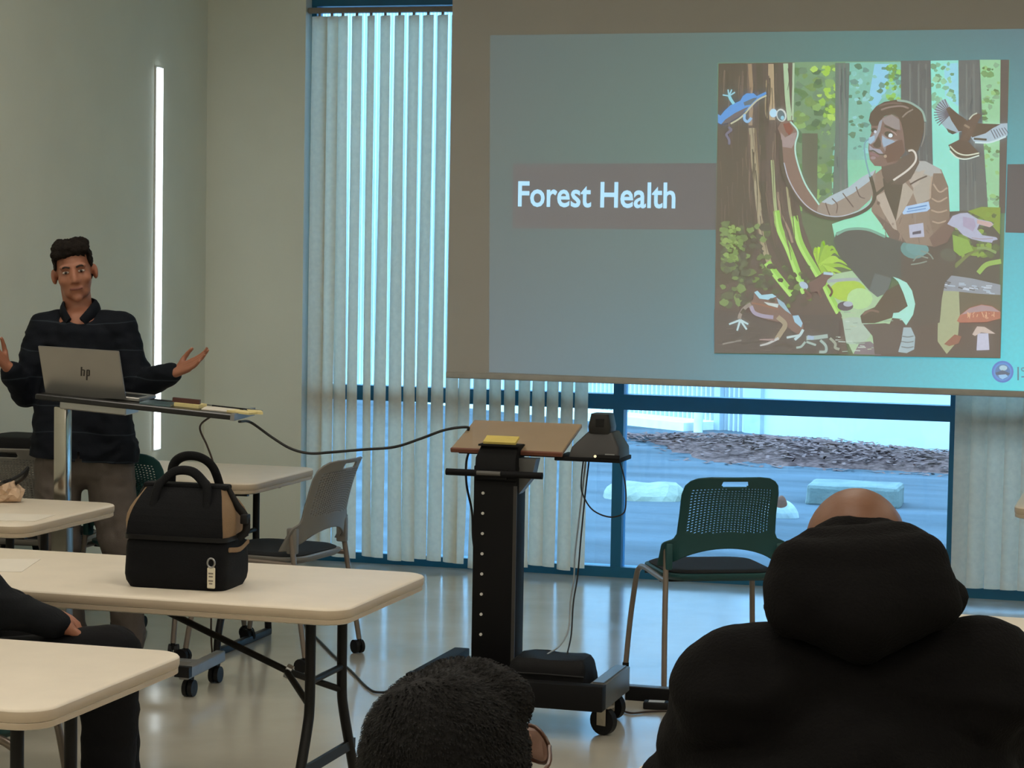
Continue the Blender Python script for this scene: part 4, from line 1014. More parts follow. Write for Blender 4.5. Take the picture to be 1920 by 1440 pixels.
cable('lectern_cable', [Vector((-2.045, LY+.10, .955)), W(1094, 862, 8.1), W(1090, 900, 8.1), W(1092, 925, 8.1), W(1110, 955, 8.1), W(1140, 969, 8.1), W(1165, 965, 8.1), W(1173, 950, 8.1), W(1172, 905, 8.1), W(1160, 860, 8.1), W(1148, 832, 8.1), Vector((-1.90, LY+.10, 1.0))], .0028, m_cab, 'thin black cable looping below the document camera')
cable('lectern_cable', [Vector((-2.05, LY+.16, .955)), W(1092, 920, 8.16), W(1085, 980, 8.16), W(1078, 1040, 8.14), W(1076, 1085, 8.12), W(1070, 1125, 8.1), W(1066, 1180, 8.05), W(1050, 1210, 8.0), Vector((-2.12, 7.92, .256))], .0032, m_lcab, 'grey cable falling from the document camera to the equipment bag')
cable('lectern_cable', [Vector((-2.04, LY+.17, .955)), W(1098, 920, 8.17), W(1090, 1000, 8.15), W(1083, 1080, 8.12), W(1075, 1130, 8.1), W(1071, 1190, 8.05), Vector((-2.05, 7.93, .255))], .003, m_cab, 'thin black cable falling straight to the equipment bag')
cable('floor_cable', [G(560, 1160, .006), G(596, 1198, .006), G(625, 1228, .006), G(660, 1260, .006), G(690, 1290, .006), G(715, 1298, .006), G(780, 1290, .006)], .005, m_cab, 'black cable running across the floor under the bag table')

# ---------------------------------------------------------------- lunch bag
LBX, LBY = -2.70, 6.035
lb = tag(empty('lunch_bag', (LBX, LBY, .74), R(1.5)), 'black soft lunch bag with tan side gussets and two arched handles', 'bag')
m_canv = M('black_canvas', (14, 15, 18), .8, spec=.2, var=.1, bump=.25, bscale=300); m_tan = M('tan_canvas', (132, 106, 78), .8, var=.08, bump=.2, bscale=300)
bagshape('lower_body', -.158, .158, -.105, .105, 0, .150, m_canv, lb, .004, .03, .003, 1)
bm = bmesh.new(); stack_bm(bm, [(rrect(-.158, .158, -.105, .105, .03, 4), .140), (rrect(-.158, .158, -.105, .105, .03, 4), .153)]); fin('zip_band', bm, m_rub, lb, angle=40)
# upper: tapering black front and back, tan gussets at the ends
lay = []
for k in range(8):
    v = k/7; yy = .098*(1-v)+.026*v + .020*sin(pi*v); xx = .157-.034*v*v
    lay.append((xx, yy, .150+.135*v))
bm = bmesh.new(); rg = []
for xx, yy, zz in lay: rg.append([bm.verts.new((x, y, zz)) for x, y in ((-xx+.010, -yy), (-xx*.33, -yy-.004), (xx*.33, -yy-.004), (xx-.010, -yy), (xx-.010, yy), (xx*.33, yy+.004), (-xx*.33, yy+.004), (-xx+.010, yy))])
for a, b in zip(rg, rg[1:]):
    for i in range(8): bm.faces.new((a[i], a[(i+1) % 8], b[(i+1) % 8], b[i]))
bm.faces.new(rg[-1]); bm.faces.new(rg[0][::-1]); fin('upper_body', bm, m_canv, lb, smooth=False)
for s in (-1, 1):
    bm = bmesh.new(); rg = []
    for k, (xx, yy, zz) in enumerate(lay):
        bul = .028*sin(pi*min(1, k/6))
        rg.append([bm.verts.new((s*(x), y, zz)) for x, y in ((xx-.012, -yy+.001), (xx-.002+bul*.45, -yy*.7), (xx-.004+bul*.2, 0), (xx-.002+bul*.45, yy*.7), (xx-.012, yy-.001))])
    for a, b in zip(rg, rg[1:]):
        for i in range(4): bm.faces.new((a[i], a[i+1], b[i+1], b[i]))
    fin('gusset', bm, m_tan, lb, smooth=True)
box('top_opening', -.128, .128, -.026, .026, .280, .296, m_canv, lb, .006)
for s, h in ((-1, .335), (1, .372)):
    y = s*.035
    bm = bmesh.new(); tube_bm(bm, smooth_path([(-.080, y*2.1, .215), (-.072, y*1.4, .285), (-.060, y, h-.030), (-.025, y*.8, h-.003), (.025, y*.8, h-.003), (.062, y, h-.030), (.080, y*1.4, .285), (.088, y*2.1, .215)], 6), .0140, 8, True, (1.0, .55))
    fin('handle', bm, m_canv, lb, smooth=True)
tube('side_strap', smooth_path([(.118, 0, .290), (.150, .0, .24), (.178, 0, .205), (.182, -.005, .165), (.160, -.01, .145)], 4), .012, m_rub, lb, 8, (.35, 1))
box('buckle', .168, .190, -.018, .014, .186, .214, m_rub, lb, .004)
tube('side_strap', smooth_path([(-.118, 0, .290), (-.142, .0, .25), (-.160, 0, .19), (-.164, 0, .15)], 4), .012, m_rub, lb, 8, (.35, 1))
tube('side_pocket_trim', smooth_path([(.1595, -.075, .118), (.163, 0, .112), (.1595, .075, .125)], 4), .006, m_tan, lb, 8, (.5, 1.2))
tg = empty('zip_tag', (.122, -.115, .0)); tg.parent = lb
bm = bmesh.new(); bx(bm, -.012, .012, -.004, .001, .012, .072, .003); lbl = fin('tag', bm, M('tag_cream', (222, 214, 192), .6), tg)
bm = bmesh.new()
for zz, w in ((.055, .007), (.046, .006), (.034, .007), (.026, .005)): bx(bm, -w, w, -.0048, -.0040, zz-.002, zz+.002)
fin('tag_print', bm, M('tag_ink', (130, 120, 108), .7), tg)
bm = bmesh.new(); tube_bm(bm, [(.011*cos(t), -.003, .085+.013*sin(t)) for t in [2*pi*k/16 for k in range(17)]], .0028, 6, False); fin('ring', bm, m_chrome, tg, smooth=True)
# papers and small things on the tables
def sheet(pts, z, mat, name, label, cat='paper'):
    q = [G(x, y, z) for x, y in pts]; bm = bmesh.new()
    a = [bm.verts.new(v) for v in q]; b = [bm.verts.new(v-Vector((0, 0, .0012))) for v in q]
    bm.faces.new(a); bm.faces.new(b[::-1])
    for i in range(len(q)): bm.faces.new((a[i], b[i], b[(i+1) % len(q)], a[(i+1) % len(q)]))
    return tag(fin(name, bm, mat), label, cat)
sheet([(-60, 1048), (76, 1048), (40, 1072), (-100, 1070)], .7415, m_pap, 'paper', 'white sheet of paper lying on the bag table')
sheet([(-60, 961), (104, 965), (66, 977), (-90, 974)], .7415, m_pap, 'paper', 'white sheet at the front edge of the short table')
# crumpled bundle and sunglasses-like strap on the short table
bm = bmesh.new(); bmesh.ops.create_icosphere(bm, subdivisions=3, radius=1, matrix=Matrix.Diagonal((.07, .055, .045, 1)))
for v in bm.verts: v.co += v.co.normalized()*.024*noise.noise(v.co*38); v.co.z = max(v.co.z, -.03)
c = G(8, 938, .745); o = tag(fin('crumpled_tissue', bm, M('beige_tissue', (206, 176, 148), .8, var=.1)), 'crumpled beige tissue on the short table', 'tissue'); o.location = (c.x, c.y, .771)
cable('bag_strap', [G(-20, 918, .75), W(5, 905, 7.55), W(20, 900, 7.58), W(34, 893, 7.6), W(46, 884, 7.62), W(52, 878, 7.64), W(40, 900, 7.66), G(-10, 925, .745)], .007, m_rub, 'black strap arching beside the crumpled tissue')
# black case on the wall table
t = tag(empty('black_case', (-4.78, 9.10, .74)), 'black padded case lying on the wall table behind the presenter', 'case')
bagshape('case_body', -.25, .27, -.17, .17, 0, .115, m_nylon, t, .01, .03, .006, 6); tube('case_handle', smooth_path([(-.06, -.17, .06), (-.05, -.195, .06), (.05, -.195, .06), (.06, -.17, .06)], 4), .008, m_rub, t)
# ---------------------------------------------------------------- people
def skinmat(n, c): return M(n, c, .5, var=.06, scale=25, bump=.04, bscale=200)
class Fig:
    def __init__(s, px, Yw, label, cat='person', name='person'):
        b = W(px, 1000, Yw); s.base = Vector((b.x, b.y, 0)); s.depth = (s.base-CAM).dot(FW)
        b2 = W(px, 720, Yw); s.depth = (b2-CAM).dot(FW)
        s.root = tag(empty(name, s.base, YAW), label, cat)
        s.inv = Matrix.Rotation(-YAW, 3, 'Z')
    def L(s, x, y, dd=0.0):
        return s.inv @ (CAM + ray(x, y)*(s.depth+dd) - s.base)
    def S(s): return FPX/s.depth
def hand_caps(wr, d, n, left, k=1.0, curl=(12, 18, 14), rad=1.0):
    d = Vector(d).normalized(); n = Vector(n); n = (n-d*n.dot(d)).normalized()
    sd = n.cross(d) if left else d.cross(n); wr = Vector(wr); out = []
    offs = (.030, .010, -.010, -.029); lens = ((.042, .026, .021), (.046, .029, .022), (.042, .027, .021), (.033, .020, .018)); kn = (.092, .096, .091, .083)
    for o_, l_, q in zip(offs, lens, kn):
        K = wr+d*q*k+sd*o_*k
        out.append((wr+d*.012*k+sd*o_*.62*k, .0155*k, K, .0115*k*rad))
        p0 = K; a = 0; fan = o_*1.6
        for li, (ln, cu) in enumerate(zip(l_, curl)):
            a += R(cu); dv = (d*cos(a)+n*sin(a)+sd*fan).normalized()
            p1 = p0+dv*ln*k; out.append((p0, (.0095-.001*li)*k*rad, p1, (.0088-.001*li)*k*rad)); p0 = p1
    t0 = wr+d*.022*k+sd*.022*k; t1 = t0+(d*.55+sd*.75+n*.25).normalized()*.042*k; t2 = t1+(d*.85+sd*.35+n*.3).normalized()*.032*k; t3 = t2+(d*.95+sd*.1+n*.3).normalized()*.026*k
    out += [(t0, .016*k, t1, .0125*k), (t1, .0115*k, t2, .0102*k), (t2, .0100*k, t3, .0085*k)]
    return out
def head_parts(T, k=1.0, ears=True):
    e = T.to_3x3().to_euler()
    def P(x, y, z): return T @ Vector((x*k, y*k, z*k))
    rot = tuple(e)
    ells = [(P(0, .015, .025), (.075*k, .096*k, .088*k), rot), (P(0, -.028, -.025), (.067*k, .064*k, .088*k), rot), (P(0, -.034, -.080), (.056*k, .052*k, .034*k), rot),
            (P(0, -.074, -.104), (.021*k, .018*k, .017*k), rot), (P(.041, -.056, -.028), (.027*k, .026*k, .026*k), rot), (P(-.041, -.056, -.028), (.027*k, .026*k, .026*k), rot),
            (P(.0125, -.094, -.036), (.009*k, .010*k, .008*k), rot), (P(-.0125, -.094, -.036), (.009*k, .010*k, .008*k), rot)]
    if ears: ells += [(P(s*.083, .008, -.014), (.011*k, .021*k, .033*k), (rot[0], rot[1], rot[2]+s*.35)) for s in (-1, 1)]
    caps = [(P(0, -.082, .014), .0085*k, P(0, -.104, -.031), .0125*k), (P(-.044, -.074, .024), .012*k, P(.044, -.074, .024), .012*k),
            (P(-.018, -.084, -.068), .010*k, P(.018, -.084, -.068), .010*k)]
    return caps, ells, P
def socket(P, rad=.015, dep=.008):
    c = [P(.031, -.084, .004), P(-.031, -.084, .004)]
    def f(co):
        return -sum(dep*math.exp(-((co-q).length/rad)**2) for q in c)
    return f
def eyes(P, root, rot, k=1.0):
    m_w = M('eye_white', (188, 178, 170), .3); m_i = M('eye_dark', (38, 26, 20), .2); m_b = M('brow_hair', (44, 32, 26), .9)
    for s in (-1, 1):
        bm = bmesh.new(); ellip_bm(bm, P(s*.031, -.0765, .003), (.0140*k, .009*k, .0055*k), rot); e = fin('eye', bm, m_w, root, smooth=True)
        bm = bmesh.new(); ellip_bm(bm, P(s*.031, -.0835, .003), (.0058*k, .0035*k, .0052*k), rot); fin('iris', bm, m_i, e, smooth=True)
        tube('eyebrow', smooth_path([P(s*.013, -.089, .021), P(s*.030, -.087, .026), P(s*.047, -.076, .021)], 4), .0042*k, m_b, root, 6)
    tube('lips', smooth_path([P(-.024, -.0885, -.0645), P(-.008, -.0960, -.0665), P(.008, -.0960, -.0665), P(.024, -.0885, -.0640)], 3), .0042*k, M('lip_skin', (122, 68, 60), .5), root, 6)

# ---- presenter, standing with open hands
F = Fig(152, 8.42, 'person in a dark navy button shirt speaking with both palms turned up', name='person')
L = F.L; rt = F.root; g = lambda x, y, d=0: L(x, y, d)
hc = g(139, 508, -.01)
T = Matrix.Translation(hc) @ Matrix.Rotation(R(9), 4, 'Z') @ Matrix.Rotation(R(-9), 4, 'Y') @ Matrix.Rotation(R(4), 4, 'X')
hcaps, hells, HP = head_parts(T, 1.0)
wl_, wr_ = g(16, 690, -.17), g(326, 699, -.14)
zfl = .0
kL, kR = g(112, 1020, -.02), g(226, 1020, -.02)
aL, aR = Vector((g(124, 1190).x, 0, .09)), Vector((g(240, 1190).x, -.03, .09))
hipL, hipR = g(108, 880), g(205, 880)
shL, shR, elL, elR = g(82, 618), g(226, 616), g(46, 735, -.02), g(262, 722, -.01)
body = [(g(150, 600, .02), .060, hc+Vector((0, .02, -.06)), .060), (g(152, 620, .02), .11, g(154, 780, .02), .115), (g(120, 640, .02), .085, g(188, 640, .02), .085),
        (g(152, 780), .11, g(154, 850), .092), (g(118, 612, .02), .055, shL, .055), (g(186, 612, .02), .055, shR, .055),
        (shL, .05, elL, .040), (elL, .038, wl_, .026), (shR, .05, elR, .040), (elR, .038, wr_, .026),
        (hipL, .085, kL, .055), (kL, .052, aL, .036), (hipR, .085, kR, .055), (kR, .052, aR, .036),
        (aL, .035, aL+Vector((0, -.13, -.055)), .028), (aR, .035, aR+Vector((.02, -.13, -.055)), .028)]
body += hcaps
body += hand_caps(wr_, g(384, 672, -.20)-wr_, (-.25, -.55, .8), True, .98, (6, 10, 8))
body += hand_caps(wl_, g(-14, 655, -.24)-wl_, (.25, -.55, .8), False, .98, (8, 12, 10))
blob('body', body, hells, .0055, 5, skinmat('skin_fair', (158, 104, 80)), rt, socket(HP))
eyes(HP, rt, tuple(T.to_3x3().to_euler()))
m_hair = M('dark_brown_hair', (25, 19, 15), .8, spec=.2, var=.4, scale=60, bump=.7, bscale=120)
def hairdisp(c): return .006*noise.noise(c*60)+.004*noise.noise(Vector((c.x*160, c.y*90, c.z*40)))
he = tuple(T.to_3x3().to_euler())
blob('hair', [(HP(-.055, -.060, .083), .026, HP(.050, -.055, .090), .026), (HP(-.04, -.02, .105), .032, HP(.045, -.01, .104), .032)],
     [(HP(0, .030, .050), (.080, .092, .075), he), (HP(0, .045, .0), (.079, .070, .075), he), (HP(-.071, -.002, .045), (.010, .045, .040), he), (HP(.071, -.002, .045), (.010, .045, .040), he), (HP(-.01, -.048, .10), (.068, .035, .028), he)], .005, 3, m_hair, rt, hairdisp)
def shirtmat():
    m = M('navy_shirt', (13, 18, 27), .8, spec=.2, var=.12, scale=20, bump=.15, bscale=250); nt = m.node_tree; b = nt.nodes['Principled BSDF']
    tc = nt.nodes.new('ShaderNodeTexCoord'); sp = nt.nodes.new('ShaderNodeSeparateXYZ'); nt.links.new(tc.outputs['Object'], sp.inputs[0])
    nz = nt.nodes.new('ShaderNodeTexNoise'); nz.inputs['Scale'].default_value = 3; nt.links.new(tc.outputs['Object'], nz.inputs['Vector'])
    ad = nt.nodes.new('ShaderNodeMath'); ad.operation = 'MULTIPLY_ADD'; ad.inputs[1].default_value = .08; nt.links.new(nz.outputs['Fac'], ad.inputs[0]); nt.links.new(sp.outputs['Z'], ad.inputs[2])
    md = nt.nodes.new('ShaderNodeMath'); md.operation = 'PINGPONG'; md.inputs[1].default_value = .055; nt.links.new(ad.outputs[0], md.inputs[0])
    lt = nt.nodes.new('ShaderNodeMath'); lt.operation = 'LESS_THAN'; lt.inputs[1].default_value = .0022; nt.links.new(md.outputs[0], lt.inputs[0])
    mx = nt.nodes.new('ShaderNodeMix'); mx.data_type = 'RGBA'; src = b.inputs['Base Color'].links[0].from_socket
    nt.links.new(lt.outputs[0], mx.inputs['Factor']); nt.links.new(src, mx.inputs['A']); mx.inputs['B'].default_value = (.022, .030, .040, 1); nt.links.new(mx.outputs['Result'], b.inputs['Base Color'])
    return m
m_shirt = shirtmat()
cuffL = elL.lerp(wl_, .86); cuffR = elR.lerp(wr_, .90)
shirt = [(g(152, 640, .02), .124, g(154, 780, .02), .13), (g(118, 640, .02), .098, g(190, 640, .02), .098), (g(122, 612, .02), .068, shL, .066), (g(184, 612, .02), .068, shR, .066),
         (shL, .066, elL, .058), (elL, .058, cuffL, .041), (shR, .066, elR, .060), (elR, .060, cuffR, .042),
         (g(112, 700, .0), .088, g(112, 855, .0), .120), (g(198, 700, .0), .088, g(204, 855, 0), .122), (g(160, 780), .13, g(160, 850), .145), (g(136, 604, .03), .052, g(166, 604, .03), .052)]
zc = g(150, 868).z
sh_o = blob('shirt', shirt, [], .009, 4, m_shirt, rt, wrinkle(.009, 7, 7, 13), cut=[(Vector((g(238, 880).x, 0, g(238, 866).z)), Vector((-.06, 0, -1)))], kill=lambda c: c.y < 0 and abs(c.x-g(160, 845).x) < .42*(g(160, 843).z-c.z))
ctr = g(151, 580, .015)
tube('collar', smooth_path([ctr+Vector((.030, -.098, -.050)), ctr+Vector((.062, -.060, -.004)), ctr+Vector((.064, .02, .020)), ctr+Vector((0, .066, .028)), ctr+Vector((-.064, .02, .020)), ctr+Vector((-.062, -.060, -.004)), ctr+Vector((-.030, -.098, -.050))], 6), .021, m_shirt, sh_o, 8, (.45, 1.25))
m_trou = M('grey_brown_trousers', (92, 83, 77), .85, var=.08, scale=30, bump=.15, bscale=280)
trou = [(g(122, 866), .112, g(190, 866), .112), (hipL, .100, kL, .082), (kL, .080, aL+Vector((0, 0, .02)), .066), (hipR, .104, kR, .084), (kR, .082, aR+Vector((0, 0, .02)), .068), (aL+Vector((0, 0, .03)), .072, aL+Vector((0, -.01, .0)), .062), (aR+Vector((0, 0, .03)), .074, aR+Vector((0, -.01, 0)), .064)]
blob('trousers', trou, [], .009, 4, m_trou, rt, wrinkle(.007, 9, 9, 10), cut=[(Vector((0, 0, .045)), Vector((0, 0, -1)))])
m_shoe = M('dark_shoe', (38, 34, 32), .5)
for a in (aL, aR):
    blob('shoe', [(a+Vector((0, .03, -.045)), .042, a+Vector((0, -.15, -.055)), .036)], [(a+Vector((0, -.13, -.06)), (.045, .075, .035))], .009, 3, m_shoe, rt, cut=[(Vector((0, 0, .002)), Vector((0, 0, -1)))])

# ---- person in a black hoodie, seen from behind
F = Fig(1610, 3.22, 'person in a thick black hooded sweatshirt with a bare brown head bowed forward', name='person')
L = F.L; rt = F.root; g = lambda x, y, d=0: L(x, y, d)
T = Matrix.Translation(g(1603, 1012, .09)) @ Matrix.Rotation(R(180), 4, 'Z') @ Matrix.Rotation(R(-22), 4, 'X')
T = Matrix.Translation(g(1603, 1064, .10)) @ Matrix.Rotation(R(180), 4, 'Z') @ Matrix.Rotation(R(24), 4, 'X')
hcaps, hells, HP = head_parts(T, 1.0)
z = lambda x, y, zz: Vector((x, y, zz))
sL, sR = g(1394, 1300, .02), g(1826, 1288, .02)
eL, eR = z(sL.x-.07, .22, .82), z(sR.x+.07, .22, .82)
wL, wR = z(-.16, .52, .785), z(.18, .50, .785)
cx = 0.0
body = [(z(0, .06, 1.06), .06, HP(0, -.01, -.05), .055), (z(0, 0, .55), .15, z(0, .02, 1.0), .15), (z(-.08, .02, 1.02), .11, z(.08, .02, 1.02), .11), (z(-.1, .02, 1.08), .06, sL, .055), (z(.1, .02, 1.08), .06, sR, .055),
        (sL, .055, eL, .043), (eL, .04, wL, .028), (sR, .055, eR, .043), (eR, .04, wR, .028), (z(-.1, 0, .53), .085, z(-.12, .43, .53), .06), (z(.1, 0, .53), .085, z(.12, .43, .53), .06),
        (z(-.12, .43, .52), .056, z(-.12, .40, .09), .036), (z(.12, .43, .52), .056, z(.12, .40, .09), .036), (z(-.12, .40, .07), .034, z(-.12, .53, .035), .028), (z(.12, .40, .07), .034, z(.12, .53, .035), .028)]
body += hcaps + hand_caps(wL, (.5, .8, .02), (0, 0, -1), True, .98) + hand_caps(wR, (-.5, .8, .02), (0, 0, -1), False, .98)
blob('body', body, hells, .007, 5, skinmat('skin_brown', (118, 80, 58)), rt, socket(HP))
m_hood = M('black_fleece', (17, 16, 16), .95, var=.10, scale=14, bump=.3, bscale=220, spec=.12)
hood = [(z(0, 0, .50), .20, z(0, .02, .95), .205), (z(-.09, .02, .94), .165, z(.09, .02, .94), .165), (z(-.02, .015, 1.09), .115, sL, .095), (z(.02, .015, 1.09), .115, sR, .095),
        (sL, .092, eL, .085), (eL, .084, wL-z(0, .06, 0), .055), (sR, .092, eR, .085), (eR, .084, wR-z(0, .06, 0), .055)]
def hw(c): return wrinkle(.012, 5, 4, 8, 1.5)(c) + .005*noise.noise(c*18)
ho = blob('hoodie', hood, [], .010, 5, m_hood, rt, hw, cut=[(z(0, 0, .46), z(0, 0, -1))])
# hood lying round the neck and down the back
rim = [g(1516, 1040, .02), g(1550, 1012, .03), g(1602, 1000, .03), g(1655, 1006, .03), g(1698, 1030, .02)]
hc_ = []
rp = smooth_path(rim, 4)
for a, b in zip(rp, rp[1:]): hc_.append((a, .022, b, .022))
side = [([g(1516, 1040, .02), g(1502, 1070, -.01), g(1488, 1110, -.03), g(1494, 1140, -.05)], .030), ([g(1698, 1030, .02), g(1722, 1066, -.01), g(1740, 1104, -.03), g(1746, 1132, -.05)], .030)]
for pts, r_ in side:
    q = smooth_path(pts, 4)
    for a, b in zip(q, q[1:]): hc_.append((a, r_, b, r_*1.15))
for yy, x0, x1, r_, dd in ((1030, 1530, 1690, .034, -.02), (1060, 1508, 1722, .042, -.045), (1106, 1500, 1738, .044, -.06), (1132, 1510, 1738, .042, -.07), (1152, 1540, 1700, .042, -.075), (1172, 1575, 1660, .040, -.07), (1186, 1595, 1640, .034, -.06)):
    hc_.append((g(x0, yy, dd+.02), r_*.9, g((x0+x1)/2, yy+6, dd), r_)); hc_.append((g((x0+x1)/2, yy+6, dd), r_, g(x1, yy-3, dd+.02), r_*.9))
hc_ += [(g(1495, 1135, .02), .045, g(1515, 1110, .12), .04), (g(1745, 1125, .02), .045, g(1710, 1100, .12), .04), (g(1515, 1115, .12), .045, g(1710, 1105, .12), .045)]
def hd(c):
    q = Vector((c.x*3.0, c.y*4, c.z*13)); return .012*(1-2*abs(noise.noise(q+Vector((noise.noise(c*7), 0, c.x*2)))))
blob('hood', hc_, [], .008, 4, m_hood, ho, hd)
m_jean = M('dark_jeans', (34, 38, 46), .85, var=.1, bump=.2)
tr_c = [(z(-.1, 0, .55), .115, z(-.12, .43, .54), .088), (z(.1, 0, .55), .115, z(.12, .43, .54), .088), (z(-.12, .43, .53), .085, z(-.12, .40, .12), .062), (z(.12, .43, .53), .085, z(.12, .40, .12), .062), (z(-.08, 0, .55), .12, z(.08, 0, .55), .12)]
blob('trousers', tr_c, [], .012, 4, m_jean, rt, wrinkle(.005))
for s in (-1, 1): blob('shoe', [(z(s*.12, .39, .05), .045, z(s*.12, .56, .042), .038)], [], .01, 3, m_shoe, rt, cut=[(z(0, 0, .002), z(0, 0, -1))])
chair((F.base.x, F.base.y+.04), R(0), m_grey, 'grey perforated chair the hooded person sits on')

# ---- person with short dark hair and glasses, head and shoulders low in front
F = Fig(852, 2.36, 'person with thick short dark hair and glasses sitting low in front', name='person')
L = F.L; rt = F.root; g = lambda x, y, d=0: L(x, y, d)
hz_ = g(856, 1462)
T = Matrix.Translation(hz_) @ Matrix.Rotation(R(147), 4, 'Z') @ Matrix.Rotation(R(-14), 4, 'X')
hcaps, hells, HP = head_parts(T, 1.0)
zb = hz_.z
sL, sR = z(-.19, -.02, zb-.25), z(.19, -.02, zb-.25); eL, eR = z(-.26, .12, .78), z(.26, .12, .78); wL, wR = z(-.12, .34, .70), z(.13, .34, .70)
body = [(z(0, -.03, zb-.24), .055, HP(0, .02, -.07), .058), (z(0, -.02, .55), .13, z(0, -.02, zb-.36), .13), (z(-.07, -.02, zb-.32), .09, z(.07, -.02, zb-.32), .09), (z(0, -.02, zb-.25), .06, sL, .05), (z(0, -.02, zb-.25), .06, sR, .05),
        (sL, .048, eL, .04), (eL, .038, wL, .026), (sR, .048, eR, .04), (eR, .038, wR, .026), (z(-.09, 0, .53), .08, z(-.11, .42, .52), .058), (z(.09, 0, .53), .08, z(.11, .42, .52), .058),
        (z(-.11, .42, .51), .054, z(-.11, .40, .09), .036), (z(.11, .42, .51), .054, z(.11, .40, .09), .036), (z(-.11, .40, .07), .034, z(-.11, .53, .035), .028), (z(.11, .40, .07), .034, z(.11, .53, .035), .028)]
body += hcaps + hand_caps(wL, (.5, .8, -.05), (0, 0, -1), True, .95) + hand_caps(wR, (-.5, .8, -.05), (0, 0, -1), False, .95)
blob('body', body, hells, .008, 5, skinmat('skin_tan', (146, 104, 82)), rt, socket(HP))
m_hair2 = M('black_hair', (13, 11, 10), .75, spec=.25, var=.4, scale=50, bump=.6, bscale=90)
e3 = tuple(T.to_3x3().to_euler())
hair_o = blob('hair', [], [(HP(0, .018, .030), (.0915, .100, .100), e3), (HP(0, .045, -.03), (.091, .082, .085), e3), (HP(0, -.045, .075), (.075, .050, .045), e3)], .006, 4, m_hair2, rt, lambda c: .003*noise.noise(c*24))
# strands combed down from the crown
bm = bmesh.new(); rnd = random.Random(3); hm = hair_o.data; crown = HP(.015, .03, .135)
hv = [v for v in hm.vertices]
for i in range(15000):
    v = hv[rnd.randrange(len(hv))]; n = v.normal.normalized(); c = v.co
    t_ = (c-crown); t_ = t_-n*t_.dot(n)
    if t_.length < 1e-4: continue
    t_.normalize(); sw = n.cross(t_)*rnd.uniform(-.5, .5)+n.cross(t_)*.6*noise.noise(c*14)
    d_ = (t_+sw).normalized(); l_ = rnd.uniform(.007, .014); w_ = n.cross(d_)*rnd.uniform(.0005, .0011); lift = rnd.uniform(.0, .0015)
    p0, p1, p2 = c-n*.001, c+d_*l_*.5+n*(lift+.0015), c+d_*l_+n*(lift*.7)
    a = [bm.verts.new(q) for q in (p0-w_, p0+w_, p1+w_*.8, p1-w_*.8)]; bm.faces.new(a)
    e_ = bm.verts.new(p2); bm.faces.new((a[3], a[2], e_))
o = fin('hair_strands', bm, m_hair2, hair_o); tag(o, kind='stuff')
# glasses
gl = empty('glasses', (0, 0, 0)); gl.parent = rt
m_lens = m_glass.copy(); m_lens.name = 'clear_lens'
next(n for n in m_lens.node_tree.nodes if n.type == 'BSDF_TRANSPARENT').inputs[0].default_value = (.95, .95, .93, 1)
m_gf = M('brown_frame', (86, 56, 40), .35)
for s in (-1, 1):
    rr_ = [HP(s*.034+s*.027*cos(t), -.108+.012*abs(cos(t)) if cos(t) > 0 else -.108, .0+.022*sin(t)) for t in [2*pi*k/18 for k in range(19)]]
    bm = bmesh.new(); tube_bm(bm, rr_, .0024, 6, False); fin('rim', bm, m_gf, gl, smooth=True)
    bm = bmesh.new(); bm.faces.new([bm.verts.new(q) for q in rr_[:-1]]); fin('lens', bm, m_lens, gl)
    tube('temple', smooth_path([HP(s*.061, -.096, .006), HP(s*.088, -.05, .008), HP(s*.092, .0, .004), HP(s*.088, .03, -.02)], 4), .0026, m_gf, gl, 6)
tube('bridge', [HP(-.008, -.110, .006), HP(.008, -.110, .006)], .0022, m_gf, gl, 6)
m_sweat = M('charcoal_sweater', (40, 40, 42), .9, var=.1, bump=.3)
sw_c = [(z(0, -.02, .50), .165, z(0, -.02, zb-.36), .16), (z(-.08, -.02, zb-.32), .115, z(.08, -.02, zb-.32), .115), (z(0, -.02, zb-.26), .08, sL, .068), (z(0, -.02, zb-.26), .08, sR, .068), (sL, .066, eL, .056), (eL, .055, wL, .042), (sR, .066, eR, .056), (eR, .055, wR, .042)]
blob('sweater', sw_c, [], .012, 4, m_sweat, rt, wrinkle(.006))
blob('trousers', [(z(-.09, 0, .54), .105, z(-.11, .42, .53), .08), (z(.09, 0, .54), .105, z(.11, .42, .53), .08), (z(-.11, .42, .52), .078, z(-.11, .40, .12), .058), (z(.11, .42, .52), .078, z(.11, .40, .12), .058), (z(-.07, 0, .54), .11, z(.07, 0, .54), .11)], [], .012, 4, m_jean, rt, wrinkle(.005))
for s in (-1, 1): blob('shoe', [(z(s*.11, .39, .05), .045, z(s*.11, .56, .042), .038)], [], .01, 3, m_shoe, rt, cut=[(z(0, 0, .002), z(0, 0, -1))])
chair((F.base.x, F.base.y+.02), R(6), m_green, 'dark green perforated chair under the person with glasses')

# ---- person seated sideways between the two near tables
F = Fig(-30, 5.42, 'person in dark clothes seated sideways with a hand resting on the thigh', name='person')
L = F.L; rt = F.root; g = lambda x, y, d=0: L(x, y, d)
sh = g(-96, 1040, -.12); sh2 = g(-96, 1030, .22); el = g(4, 1140, -.14); wr = g(118, 1172, -.10); hd_ = g(172, 1208, -.06)
hip = g(-120, 1270, .0); kn1 = g(205, 1232, -.06); kn2 = g(205, 1228, .14)
an1 = Vector((g(212, 1400).x, kn1.y, .09)); an2 = Vector((g(200, 1400).x, kn2.y, .09))
hc3 = g(-150, 880, .05)
el2 = Vector((hip.x-.02, sh2.y+.03, el.z)); wr2 = Vector((hip.x+.20, kn2.y+.01, kn2.z+.12))
T = Matrix.Translation(hc3) @ Matrix.Rotation(R(75), 4, 'Z')
hcaps, hells, HP = head_parts(T, 1.0)
tor = Vector((hip.x, .05, 0))
